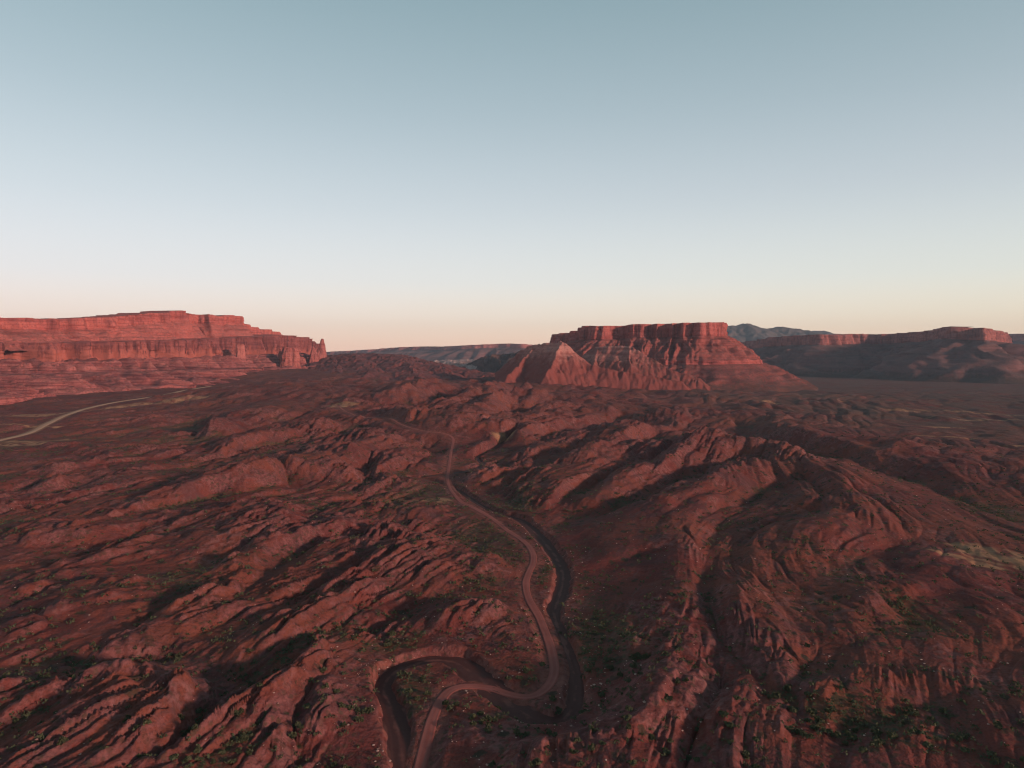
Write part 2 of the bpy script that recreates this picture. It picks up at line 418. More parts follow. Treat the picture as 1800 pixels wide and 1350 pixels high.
    ([(600, 775), (650, 765), (690, 770)], [6, 8, 5]), ([(735, 785), (760, 800), (790, 795)], [-1, -2, 0]), ([(800, 790), (840, 780), (860, 772)], [6, 7, 4]),
    ([(60, 822), (130, 815), (190, 800), (190, 790)], [4, 5, 2, 0]), ([(0, 828), (50, 830), (82, 838), (70, 852), (0, 868)], [-2, -2, -3, -3, -3]),
    ([(120, 795), (160, 800), (185, 812), (180, 830), (130, 850), (90, 865)], [-2, -2, -3, -3, -3, -3]),
    ([(90, 850), (140, 832), (180, 824)], [3, 4, 4]), ([(190, 835), (230, 825), (270, 812)], [3, 4, 4]),
]
lines_xy = []
for pts, h in LINES:
    P = np.array(pts, float)
    hh = np.full(len(P), float(h)) if np.isscalar(h) else np.array(h, float)
    hh = hh * np.interp(P[:, 1], [680, 760, 830, 950, 1350], [1.45, 1.25, 0.9, 0.60, 0.50])
    hh = hh * (1 - 0.38 * sstep(1000, 1120, P[:, 0]) * sstep(850, 1000, P[:, 1]))
    P = smooth_line(np.column_stack([P, hh]), 5)
    g = to_ground(P[:, 0], P[:, 1], P[:, 2])
    lines_xy.append((g, P[:, 2]))


def resample(P, step):
    d = np.r_[0, np.cumsum(np.hypot(np.diff(P[:, 0]), np.diff(P[:, 1])))]
    n = max(2, int(d[-1] / step))
    s = np.linspace(0, d[-1], n)
    return np.column_stack([np.interp(s, d, P[:, i]) for i in range(P.shape[1])])


def path_xy(pts, extra, h, step):
    P = smooth_line(np.column_stack([np.array(pts, float), np.asarray(extra, float)]), 8)
    g = to_ground(P[:, 0], P[:, 1], h)
    return resample(np.column_stack([g, P[:, 2]]), step)


WASH_H = -2.6
wash_p = path_xy(WASH, WASH_W, WASH_H, 1.5)
creek_p = path_xy(CREEK, [2.2] * len(CREEK), -2.0, 2.0)
road_p = path_xy(ROAD, [1.65] * 30 + [1.25] * (len(ROAD) - 30), 0.6, 1.5)
track_p = path_xy(TRACK, [3.4] * len(TRACK), 0.3, 4.0)

# ------------------------------------------------------------------ smooth heights between the lines (log-polar grid)
DL = 0.0045
TH0, TH1 = R(-56), R(56)
LR0, LR1 = math.log(90), math.log(4200)
NT = int((TH1 - TH0) / DL); NR = int((LR1 - LR0) / DL)


def raster(fac):
    nt, nr = NT // fac + 1, NR // fac + 1
    s = np.zeros((nr, nt)); c = np.zeros((nr, nt))

    def put(g, h):
        th = np.arctan2(g[:, 0], g[:, 1]); lr = 0.5 * np.log((g ** 2).sum(1))
        i = np.round((lr - LR0) / (DL * fac)).astype(int); j = np.round((th - TH0) / (DL * fac)).astype(int)
        ok = (i >= 0) & (i < nr) & (j >= 0) & (j < nt)
        np.add.at(s, (i[ok], j[ok]), h[ok]); np.add.at(c, (i[ok], j[ok]), 1)
    for g, h in lines_xy:
        lg = np.column_stack([np.arctan2(g[:, 0], g[:, 1]), 0.5 * np.log((g ** 2).sum(1)), h])
        q = resample(lg, DL * 0.7)
        rr = np.exp(q[:, 1])
        put(np.column_stack([np.sin(q[:, 0]) * rr, np.cos(q[:, 0]) * rr]), q[:, 2])
    put(wash_p[:, :2], np.full(len(wash_p), -1.0))
    put(creek_p[:, :2], np.full(len(creek_p), -1.5))
    return s, c


U = None
for fac in (16, 8, 4, 2, 1):
    s, c = raster(fac)
    m = c > 0
    val = np.where(m, s / np.maximum(c, 1), 0)
    if U is None:
        U = val.copy()
    else:
        ii = np.linspace(0, U.shape[0] - 1, s.shape[0]); jj = np.linspace(0, U.shape[1] - 1, s.shape[1])
        i0 = np.minimum(ii.astype(int), U.shape[0] - 2); j0 = np.minimum(jj.astype(int), U.shape[1] - 2)
        fi = (ii - i0)[:, None]; fj = (jj - j0)[None, :]
        U = (U[i0][:, j0] * (1 - fi) + U[i0 + 1][:, j0] * fi) * (1 - fj) + (U[i0][:, j0 + 1] * (1 - fi) + U[i0 + 1][:, j0 + 1] * fi) * fj
    kk = 4 + (2.2 * DL * fac) ** 2
    for it in range(160 if fac > 1 else 90):
        U[m] = val[m]
        P = np.pad(U, 1, mode='edge')
        U = (P[:-2, 1:-1] + P[2:, 1:-1] + P[1:-1, :-2] + P[1:-1, 2:]) / kk
    U[m] = val[m]
U_far = None
for it in range(16):
    if it == 2:
        U_far = U.copy()
    P = np.pad(U, 1, mode='edge')
    U = 0.5 * U + 0.125 * (P[:-2, 1:-1] + P[2:, 1:-1] + P[1:-1, :-2] + P[1:-1, 2:])
t_ = sstep(300, 800, np.exp(LR0 + np.arange(U.shape[0]) * DL))[:, None]
U = U * (1 - t_) + U_far * t_


def rel_height(x, y):
    th = np.arctan2(x, y); lr = 0.5 * np.log(x * x + y * y + 1)
    a = (lr - LR0) / DL; b = (th - TH0) / DL
    inside = sstep(0, 60, a) * sstep(0, 60, U.shape[0] - 1 - a) * sstep(0, 50, b) * sstep(0, 50, U.shape[1] - 1 - b)
    a = np.clip(a, 0, U.shape[0] - 1.001); b = np.clip(b, 0, U.shape[1] - 1.001)
    i = a.astype(int); j = b.astype(int); fa = a - i; fb = b - j
    v = (U[i, j] * (1 - fa) + U[i + 1, j] * fa) * (1 - fb) + (U[i, j + 1] * (1 - fa) + U[i + 1, j + 1] * fa) * fb
    out = 9 * ridged(x / 240, y / 160, 3, 91)
    return v * inside + out * (1 - inside) * sstep(14000, 2500, np.hypot(x, y))


# ------------------------------------------------------------------ terrain grid
th_in = np.linspace(R(-39.5), R(39.5), 985)
th_l = R(-39.5) - np.cumsum(np.linspace(0.1, 5.0, 58) * (R(140.5) / np.linspace(0.1, 5.0, 58).sum()))
thetas = np.r_[th_l[::-1], th_in, -th_l]
radii = [30.0]
while radii[-1] < 15000:
    r_ = radii[-1]
    k_ = 0.03 if r_ < 150 else 0.0035 if r_ < 1250 else 0.0050 if r_ < 2600 else 0.009 if r_ < 4000 else 0.04
    radii.append(r_ * (1 + k_))
radii = np.array(radii)
TT, RR = np.meshgrid(thetas, radii)
GX = np.sin(TT) * RR; GY = np.cos(TT) * RR
GXf, GYf = GX.ravel(), GY.ravel()


def near_path(p, x, y, reach):
    """distance to path, its nearest sample index, for points within reach (inf elsewhere); coarse bins for speed"""
    d = np.full(x.shape, 1e9, np.float32); idx = np.zeros(x.shape, np.int32)
    box = (x > p[:, 0].min() - reach) & (x < p[:, 0].max() + reach) & (y > p[:, 1].min() - reach) & (y < p[:, 1].max() + reach)
    cand = np.nonzero(box)[0]
    for a in range(0, len(p), 24):
        q = p[a:a + 25]
        xs, ys = x[cand], y[cand]
        sel = cand[(xs > q[:, 0].min() - reach) & (xs < q[:, 0].max() + reach) & (ys > q[:, 1].min() - reach) & (ys < q[:, 1].max() + reach)]
        if not len(sel):
            continue
        dd = (x[sel, None] - q[None, :, 0]) ** 2 + (y[sel, None] - q[None, :, 1]) ** 2
        k = dd.argmin(1); v = np.sqrt(dd[np.arange(len(sel)), k])
        b = v < d[sel]
        d[sel[b]] = v[b]; idx[sel[b]] = a + k[b]
    return d, idx


base = G0(GXf, GYf)
rel = rel_height(GXf, GYf)
# soften the straight traced lines a little
warp = np.minimum(RR.ravel() * 0.012, 14)
wx = GXf + warp * fbm(GXf / (warp * 6), GYf / (warp * 6), 3, 5); wy = GYf + warp * fbm(GXf / (warp * 6), GYf / (warp * 6), 3, 6)
rel = rel_height(wx, wy)
H = base + rel
d_wash, i_wash = near_path(wash_p, GXf, GYf, 40)
d_creek, i_creek = near_path(creek_p, GXf, GYf, 30)
d_road, i_road = near_path(road_p, GXf, GYf, 40)
d_track, i_track = near_path(track_p, GXf, GYf, 40)

flat = sstep(2.0, 22.0, np.minimum(d_wash - 6, np.minimum(d_road - 1, d_track - 2))) * (0.45 + 0.55 * sstep(0.3, 4.0, np.abs(rel) + np.abs(base - 2) * 0.1))


def grad(Hf):
    Hg = Hf.reshape(RR.shape)
    dth = np.gradient(Hg, thetas, axis=1) / RR
    drr = np.gradient(Hg, radii, axis=0)
    gx = np.sin(TT) * drr + np.cos(TT) * dth
    gy = np.cos(TT) * drr - np.sin(TT) * dth
    return gx.ravel(), gy.ravel()


spacing = np.maximum(np.r_[np.diff(radii), 1][:, None] * np.ones_like(TT), RR * R(0.08)).ravel()
rf = RR.ravel()
far_fade = sstep(9000, 3500, rf)
# beds that strike away to the upper right: long low ribs side by side
su = 0.42 * GXf + 0.908 * GYf; sv = 0.908 * GXf - 0.42 * GYf
sv = sv + 20 * fbm(GXf / 140, GYf / 140, 2, 101) + 70 * fbm(GXf / 420, GYf / 420, 2, 105)
ribs = np.zeros_like(H)
for wv, wu, amp, k in ((60, 300, 5.0, 111), (27, 150, 3.2, 112), (12, 75, 1.2, 113), (5.5, 36, 0.5, 114)):
    vis = sstep(1.6, 4.0, wv / spacing)
    sel = np.nonzero((vis > 0) & (rf < 4000))[0]
    ribs[sel] += amp * (1.9 * np.minimum(np.abs(perlin(sv[sel] / wv, su[sel] / wu, k)), 0.45) - 0.5) * vis[sel]
rib_m = sstep(-0.35, 0.35, fbm(GXf / 260, GYf / 260, 2, 103) + 0.25) * (1 - 0.5 * sstep(100, 500, GXf - 0.25 * GYf)) * sstep(3200, 1800, rf)
H = H + ribs * rib_m * (0.1 + 0.9 * flat)
gx, gy = grad(H)
add = np.zeros_like(H)
soft = 1 - 0.74 * sstep(-20, 60, GXf - 0.02 * GYf) * (1 - 0.45 * sstep(520, 700, GYf) * sstep(420, 200, GXf))
for wl, amp, k in ((85, 0.03, 11), (42, 0.05, 12), (22, 0.075, 13), (11, 0.08, 14), (5.4, 0.065, 15), (2.6, 0.045, 16)):
    vis = sstep(1.6, 4.0, wl / spacing)
    sel = np.nonzero((vis > 0) & (rf < 9000))[0]
    gm = np.sqrt(gx[sel] ** 2 + gy[sel] ** 2)
    A = wl * amp * sstep(0.02, 0.50, gm) * vis[sel] * (0.25 + 0.75 * flat[sel]) * soft[sel]
    h, ex, ey = erosion(GXf[sel], GYf[sel], gx[sel], gy[sel], wl, k)
    # sharp gully bottoms, rounded crests
    h = -1 + 2 * np.sqrt(np.clip((1 + h) / 2, 0, 1) + 0.004)
    add[sel] += A * h * 0.85
    gx[sel] += A * ex; gy[sel] += A * ey
H = H + add
# general roughness and knobbly rock
rocky = sstep(0.05, 0.5, fbm(GXf / 120, GYf / 120, 3, 33) + 0.25 + 0.02 * np.abs(rel) - 0.25 * sstep(700, 300, GYf) * (GXf > 100))
fins = np.exp(-(((GXf + 90) / 420) ** 2 + ((GYf - 1350) / 520) ** 2))
rough = np.zeros_like(H)
for wl, amp, k in ((300, 3.0 , 40), (160, 3.0, 41), (60, 2.2, 42), (24, 1.1, 43), (10, 0.6, 44), (4.5, 0.36, 45), (2.1, 0.22, 46)):
    vis = sstep(1.5, 3.5, wl / spacing)
    sel = np.nonzero((vis > 0) & (rf < 9000))[0]
    n = perlin(GXf[sel] / wl, GYf[sel] / wl, k)
    knob = 2.4 * np.abs(n) - 0.6
    n = n * (1 - rocky[sel]) + knob * rocky[sel] * 0.8
    rough[sel] += amp * n * vis[sel] * (0.35 + 0.55 * rocky[sel] + 1.7 * fins[sel]) * (0.12 + 0.88 * flat[sel])
H = H + rough * far_fade
# tilted beds of rock: small steps across the steeper ground
bed = H + 0.10 * GXf - 0.05 * GYf + 1.2 * fbm(GXf / 50, GYf / 50, 2, 61)
stepw = 2.6
ph = bed / stepw
st = (np.floor(ph) + sstep(0.25, 0.75, ph - np.floor(ph)) - ph) * stepw
H = H + 0.55 * st * rocky * flat * sstep(6, 2, spacing) * sstep(0.1, 0.35, np.sqrt(gx ** 2 + gy ** 2))

# wash, creek, road and track are cut / levelled into the ground


def path_profile(p, h, win):
    z = G0(p[:, 0], p[:, 1]) + h
    k = np.ones(win) / win
    return np.convolve(np.pad(z, win // 2, mode='edge'), k, mode='same')[win // 2: win // 2 + len(z)]


wash_z = path_profile(wash_p, WASH_H, 121)
creek_z = path_profile(creek_p, -2.0, 41)
# the road keeps to the lie of the ground
def sample_grid(Hf, x, y):
    th = np.arctan2(x, y); r = np.hypot(x, y)
    j = np.clip(np.searchsorted(thetas, th) - 1, 0, len(thetas) - 2); i = np.clip(np.searchsorted(radii, r) - 1, 0, len(radii) - 2)
    fj = np.clip((th - thetas[j]) / (thetas[j + 1] - thetas[j]), 0, 1); fi = np.clip((r - radii[i]) / (radii[i + 1] - radii[i]), 0, 1)
    Hg = Hf.reshape(RR.shape)
    return (Hg[i, j] * (1 - fi) + Hg[i + 1, j] * fi) * (1 - fj) + (Hg[i, j + 1] * (1 - fi) + Hg[i + 1, j + 1] * fi) * fj


def ground_profile(p, win):
    z = sample_grid(H, p[:, 0], p[:, 1])
    k = np.hanning(win + 2)[1:-1]; k /= k.sum()
    return np.convolve(np.pad(z, win // 2, mode='edge'), k, mode='same')[win // 2: win // 2 + len(z)]


road_z = ground_profile(road_p, 41)
# at the ford the road dips to the wash bed
dw = np.sqrt(((road_p[:, None, :2] - wash_p[None, ::2, :2]) ** 2).sum(2))
kw = dw.argmin(1); dmin = dw.min(1)
t = sstep(11, 3.5, dmin) * (np.arange(len(road_p)) < len(road_p) * 0.3)
road_z = np.maximum(road_z, wash_z[::2][kw] + 0.9) * (1 - t) + (wash_z[::2][kw] + 0.05) * t
k = np.hanning(13)[1:-1]; k /= k.sum()
road_z = np.convolve(np.pad(road_z, 5, mode='edge'), k, mode='same')[5:5 + len(road_z)]
track_z = ground_profile(track_p, 31)

bankn = 1 + 0.55 * fbm(GXf / 10, GYf / 10, 3, 71)
ww = wash_p[i_wash, 2] * bankn
tw = sstep(ww + 2.2, ww - 0.3, d_wash)
zf = wash_z[i_wash] - 0.35
bank = np.maximum(H, wash_z[i_wash] + 1.1 + 0.5 * bankn)
tb = sstep(ww + 26, ww + 5, d_wash)
H = H * (1 - tb) + (bank * 0.35 + (wash_z[i_wash] + 2.0 + 0.6 * (bankn - 1)) * 0.65) * tb
H = H * (1 - tw) + zf * tw
tc = sstep(4.5, 1.8, d_creek); H = H * (1 - tc) + (creek_z[i_creek] - 0.3) * tc
tr = sstep(6.5, 2.6, d_road); H = H * (1 - tr) + (road_z[i_road] - 0.12) * tr
tt = sstep(16, 5.5, d_track); H = H * (1 - tt) + (track_z[i_track] - 0.15) * tt
H = np.where(rf > 9000, np.minimum(H, 0), H)

# ------------------------------------------------------------------ material masks of the ground
gx, gy = grad(H)
slope = np.sqrt(gx ** 2 + gy ** 2)
Hg = H.reshape(RR.shape)


def blur_log(A, n):
    B = A.copy()
    for _ in range(n):
        P = np.pad(B, 1, mode='edge')
        B = (P[:-2, 1:-1] + P[2:, 1:-1] + P[1:-1, :-2] + P[1:-1, 2:] + B) / 5
    return B


hollow = (blur_log(Hg, 60) - Hg).ravel() / (0.006 * rf)       # > 0 in gullies
n_v = fbm(GXf / 45, GYf / 45, 4, 81)
veg = sstep(-0.1, 0.9, hollow * 0.7 - rel * 0.05 + 0.25 + 0.9 * n_v - 0.5 * slope)


def blob(px, py, ax, ay, rot=0, h=0):
    g = to_ground([px], [py], h)[0]
    c_, s_ = math.cos(rot), math.sin(rot)
    dx, dy = GXf - g[0], GYf - g[1]
    return np.exp(-(((dx * c_ + dy * s_) / ax) ** 2 + ((-dx * s_ + dy * c_) / ay) ** 2))


for b_ in ((750, 868, 40, 60, 0), (700, 885, 25, 30, 0), (905, 885, 30, 40, 0), (955, 1010, 7, 18, 0), (735, 1215, 12, 18, 0), (1060, 1120, 22, 40, 0),
           (970, 1250, 30, 6, 0), (880, 960, 25, 40, 0)):
    veg = np.maximum(veg, blob(*b_) * (0.75 + 0.8 * fbm(GXf / 14, GYf / 14, 3, 83)))
lineveg = np.zeros_like(veg)
for gi in (17,):
    pass
rockm = sstep(0.15, 0.75, slope * 0.9 + rocky * 0.5 - 0.35 + 0.8 * fbm(GXf / 22, GYf / 22, 4, 85) - hollow * 0.5)
for b_ in ((610, 1190, 14, 22, 0), (855, 1110, 16, 14, 0), (560, 800, 60, 70, 0), (320, 1220, 12, 14, 0), (20, 1040, 14, 22, 0), (250, 890, 35, 20, 0),
           (1180, 960, 6, 6, 0), (850, 1000, 16, 14, 0)):
    rockm = np.maximum(rockm, np.minimum(1, 1.3 * blob(*b_)) * (0.8 + 0.5 * fbm(GXf / 8, GYf / 8, 2, 86)))
tan = np.zeros_like(H)
for px, py, ax, ay, rot in ((25, 778, 45, 22, 0.3), (70, 771, 36, 14, 0.3), (270, 714, 100, 26, 0.9), (330, 708, 50, 16, 0.9), (20, 732, 60, 18, 0.2), (20, 749, 80, 8, 0.25),
                            (120, 727, 60, 8, 0.8), (596, 720, 30, 26, 0.2), (1355, 712, 22, 18, 0), (1790, 985, 34, 16, -0.9), (1740, 965, 24, 10, -0.9), (1485, 712, 18, 8, 0),
                            (1595, 729, 50, 8, -0.3), (1680, 742, 50, 9, -0.3), (1720, 733, 120, 7, -0.35), (1650, 755, 40, 8, -0.3), (1660, 780, 40, 6, -0.3), (1770, 792, 30, 5, -0.4),
                            (1780, 745, 60, 6, -0.35), (1700, 985, 20, 6, -0.9), (885, 774, 16, 14, 0), (760, 880, 16, 14, 0)):
    tan = np.maximum(tan, blob(px, py, ax, ay, rot))
tan = sstep(0.28, 0.6, tan + 0.28 * fbm(GXf / 20, GYf / 20, 4, 87)) * sstep(-0.25, 0.2, fbm(GXf / 9, GYf / 14, 3, 88) + 0.15)
tan = np.maximum(tan, 0.8 * sstep(9, 4.5, d_track))
dusty = np.maximum(sstep(7, 3, d_road) * 0.7, sstep(ww + 5, ww + 1, d_wash) * (0.4 + fbm(GXf / 6, GYf / 6, 2, 89)))
veg = np.clip(veg * (1 - sstep(6, 3, d_road)) * (1 - sstep(1, 0, d_wash - ww)) * (1 - tan), 0, 1)
plain = sstep(0, 1, (GXf - 150) / 500) * sstep(500, 1100, GYf)        # scrubby plain on the right


# ------------------------------------------------------------------ mesh helpers
def grid_mesh(name, X, Y, Z, mat, wrap=False, attrs=None, flip=False):
    nr_, nc_ = X.shape
    me = bpy.data.meshes.new(name)
    co = np.column_stack([X.ravel(), Y.ravel(), Z.ravel()]).astype(np.float32)
    idx = np.arange(nr_ * nc_).reshape(nr_, nc_)
    if wrap:
        a = idx[:-1, :]; b = np.roll(idx, -1, 1)[:-1, :]; c = np.roll(idx, -1, 1)[1:, :]; d = idx[1:, :]
    else:
        a = idx[:-1, :-1]; b = idx[:-1, 1:]; c = idx[1:, 1:]; d = idx[1:, :-1]
    q = np.stack([a, d, c, b] if flip else [a, b, c, d], -1).reshape(-1, 4).astype(np.int32)
    me.vertices.add(len(co)); me.vertices.foreach_set('co', co.ravel())
    me.loops.add(q.size); me.loops.foreach_set('vertex_index', q.ravel())
    me.polygons.add(len(q)); me.polygons.foreach_set('loop_start', np.arange(0, q.size, 4, dtype=np.int32))
    me.update(calc_edges=True)
    for k_, v_ in (attrs or {}).items():
        at = me.attributes.new(k_, 'FLOAT', 'POINT')
        at.data.foreach_set('value', np.asarray(v_, np.float32).ravel())
    if mat:
        me.materials.append(mat)
    return me


def link(name, me, parent=None, **props):
    o = bpy.data.objects.new(name, me)
    sc.collection.objects.link(o)
    if parent:
        o.parent = parent
    for k_, v_ in props.items():
        o[k_] = v_
    return o


def empty(name, loc=(0, 0, 0), **props):
    return link(name, None, **props) if loc == (0, 0, 0) else _empty_at(name, loc, props)


def _empty_at(name, loc, props):
    o = link(name, None, **props)
    o.location = loc
    return o


# ------------------------------------------------------------------ materials
class NT_:
    def __init__(self, name):
        self.m = bpy.data.materials.new(name)
        self.m.use_nodes = True
        self.t = self.m.node_tree
        self.t.nodes.clear()
        self.out = self.t.nodes.new('ShaderNodeOutputMaterial')
        self.b = self.t.nodes.new('ShaderNodeBsdfPrincipled')
        self.b.inputs['Roughness'].default_value = 0.95
        self.b.inputs['Specular IOR Level'].default_value = 0.1
        self.t.links.new(self.b.outputs[0], self.out.inputs[0])
        self.geo = self.t.nodes.new('ShaderNodeNewGeometry')
        self.pos = self.geo.outputs['Position']

    def n(self, typ, **kw):
        nd = self.t.nodes.new(typ)
        for k_, v_ in kw.items():
            setattr(nd, k_, v_)
        return nd

    def l(self, a, b):
        self.t.links.new(a, b)

    def scaled(self, sx, sy, sz):
        v = self.n('ShaderNodeVectorMath', operation='MULTIPLY')
        self.l(self.pos, v.inputs[0]); v.inputs[1].default_value = (sx, sy, sz)
        return v.outputs[0]

    def noise(self, size, detail=4, rough=0.55, vec=None, dist=0.0, typ='FBM'):
        nd = self.n('ShaderNodeTexNoise')
        nd.noise_type = typ
        nd.inputs['Scale'].default_value = 1.0 / size if vec is None else 1.0
        nd.inputs['Detail'].default_value = detail; nd.inputs['Roughness'].default_value = rough
        nd.inputs['Distortion'].default_value = dist
        self.l(self.pos if vec is None else vec, nd.inputs['Vector'])
        return nd.outputs['Fac']

    def rng(self, v, a, b, c=0.0, d=1.0):
        nd = self.n('ShaderNodeMapRange', interpolation_type='SMOOTHSTEP')
        self.l(v, nd.inputs['Value'])
        for k_, x_ in zip(('From Min', 'From Max', 'To Min', 'To Max'), (a, b, c, d)):
            nd.inputs[k_].default_value = x_
        return nd.outputs[0]

    def math(self, op, a, b=None):
        nd = self.n('ShaderNodeMath', operation=op)
        for i, v in enumerate((a, b)):
            if v is None:
                continue
            if isinstance(v, (int, float)):
                nd.inputs[i].default_value = v
            else:
                self.l(v, nd.inputs[i])
        return nd.outputs[0]

    def mix(self, f, a, b, mode='MIX'):
        nd = self.n('ShaderNodeMix', data_type='RGBA', blend_type=mode)
        for i, v in ((0, f), (6, a), (7, b)):
            if isinstance(v, (int, float)):
                nd.inputs[i].default_value = v
            elif isinstance(v, tuple):
                nd.inputs[i].default_value = v if len(v) == 4 else (*v, 1)
            else:
                self.l(v, nd.inputs[i])
        return nd.outputs[2]

    def attr(self, name):
        nd = self.n('ShaderNodeAttribute', attribute_name=name)
        return nd.outputs['Fac']

    def bump(self, parts):
        prev = None
        for h, strength, dist in parts:
            nd = self.n('ShaderNodeBump')
            nd.inputs['Strength'].default_value = strength; nd.inputs['Distance'].default_value = dist
            self.l(h, nd.inputs['Height'])
            if prev is not None:
                self.l(prev, nd.inputs['Normal'])
            prev = nd.outputs[0]
        self.l(prev, self.b.inputs['Normal'])

    def done(self, col, rough=None):
        self.l(col, self.b.inputs['Base Color'])
        return self.m


def ground_material():
    t = NT_('red_badland_ground')
    n_big = t.noise(90, 3); n_mid = t.noise(16, 4, 0.6); n_small = t.noise(3.0, 4, 0.65); n_fine = t.noise(0.9, 2, 0.6)
    rot = t.n('ShaderNodeVectorRotate', rotation_type='Z_AXIS'); t.l(t.pos, rot.inputs['Vector']); rot.inputs['Angle'].default_value = math.atan2(0.42, 0.908)
    rsc = t.n('ShaderNodeVectorMath', operation='MULTIPLY'); t.l(rot.outputs[0], rsc.inputs[0]); rsc.inputs[1].default_value = (0.16, 0.016, 0.25)
    streak = t.noise(1, 4, 0.65, vec=rsc.outputs[0])
    soil = t.mix(t.rng(n_big, 0.38, 0.62), (0.125, 0.032, 0.027), (0.165, 0.050, 0.033))
    soil = t.mix(t.rng(n_mid, 0.45, 0.75), soil, (0.110, 0.038, 0.037))
    soil = t.mix(t.rng(streak, 0.5, 0.75, 0, 0.7), soil, (0.180, 0.040, 0.032))
    soil = t.mix(t.rng(n_small, 0.5, 0.8, 0, 0.55), soil, (0.080, 0.034, 0.030))
    rk = t.mix(t.rng(n_small, 0.35, 0.65), (0.108, 0.040, 0.039), (0.190, 0.072, 0.067))
    f_rock = t.math('MULTIPLY', t.attr('rock'), t.rng(t.math('ADD', n_mid, t.math('MULTIPLY', n_small, 0.5)), 0.62, 0.85, 0.15, 1))
    col = t.mix(f_rock, soil, rk)
    beds = t.noise(1, 3, 0.6, vec=rsc.outputs[0], dist=1.2)
    col = t.mix(t.rng(beds, 0.58, 0.70, 0, 0.6), col, (0.115, 0.054, 0.052))
    col = t.mix(t.rng(beds, 0.42, 0.32, 0, 0.5), col, (0.175, 0.052, 0.033))
    col = t.mix(t.rng(n_fine, 0.48, 0.75, 0, 0.5), col, (0.050, 0.020, 0.018))
    col = t.mix(t.rng(n_fine, 0.45, 0.25, 0, 0.25), col, (0.21, 0.072, 0.056))
    n_pat = t.noise(34, 4, 0.6, dist=0.8)
    col = t.mix(t.rng(n_pat, 0.56, 0.66, 0, 0.55), col, (0.075, 0.034, 0.036))
    col = t.mix(t.math('MULTIPLY', t.rng(n_pat, 0.44, 0.36, 0, 0.55), t.rng(n_small, 0.4, 0.6)), col, (0.225, 0.098, 0.088))
    dust = t.mix(n_small, (0.18, 0.066, 0.052), (0.24, 0.092, 0.070))
    col = t.mix(t.math('MULTIPLY', t.attr('dusty'), t.rng(n_small, 0.35, 0.6)), col, dust)
    # scrub: mats and dots of low plants
    vo = t.n('ShaderNodeTexVoronoi', feature='F1')
    vo.inputs['Scale'].default_value = 0.42
    t.l(t.pos, vo.inputs['Vector'])
    dots = t.rng(vo.outputs['Distance'], 0.50, 0.22)
    vegc = t.mix(n_fine, (0.030, 0.036, 0.018), (0.085, 0.082, 0.040))
    f_veg = t.math('MULTIPLY', t.rng(t.math('ADD', t.attr('veg'), t.math('MULTIPLY', t.math('SUBTRACT', n_small, 0.5), 1.4)), 0.35, 0.75),
                   t.math('MAXIMUM', t.rng(dots, 0.1, 0.9, 0.35, 1.0), 0.35))
    col = t.mix(f_veg, col, vegc)
    f_sp = t.math('MULTIPLY', t.math('MULTIPLY', dots, t.rng(n_mid, 0.40, 0.62)), 0.6)
    col = t.mix(f_sp, col, (0.050, 0.042, 0.026))
    # larger bushes and dark tufts, thicker in some places than others
    vb = t.n('ShaderNodeTexVoronoi', feature='F1'); vb.inputs['Scale'].default_value = 0.13; t.l(t.pos, vb.inputs['Vector'])
    sepc = t.n('ShaderNodeSeparateColor'); t.l(vb.outputs['Color'], sepc.inputs[0])
    bush = t.math('MULTIPLY', t.rng(t.math('ADD', vb.outputs['Distance'], t.math('MULTIPLY', t.math('SUBTRACT', n_small, 0.5), 0.9)), 0.30, 0.16), t.rng(t.math('ADD', sepc.outputs[0], t.math('MULTIPLY', n_big, 0.8)), 0.75, 0.85))
    col = t.mix(t.math('MULTIPLY', t.math('MULTIPLY', bush, 0.85), t.math('SUBTRACT', 1.0, f_rock)), col, (0.032, 0.032, 0.020))
    # grey-brown scrub plain
    f_pl = t.math('MULTIPLY', t.attr('plain'), t.rng(t.math('ADD', n_big, t.math('MULTIPLY', n_mid, 0.6)), 0.62, 0.92, 0.2, 0.85))
    col = t.mix(f_pl, col, t.mix(n_small, (0.065, 0.041, 0.034), (0.115, 0.070, 0.052)))
    tanc = t.mix(n_small, (0.17, 0.085, 0.052), (0.40, 0.225, 0.120))
    col = t.mix(t.math('MULTIPLY', t.attr('tan'), t.rng(n_mid, 0.30, 0.55, 0.45, 1.0)), col, tanc)
    t.bump([(n_mid, 0.7, 2.6), (n_small, 0.9, 1.1), (n_fine, 0.6, 0.35)])
    return t.done(col)


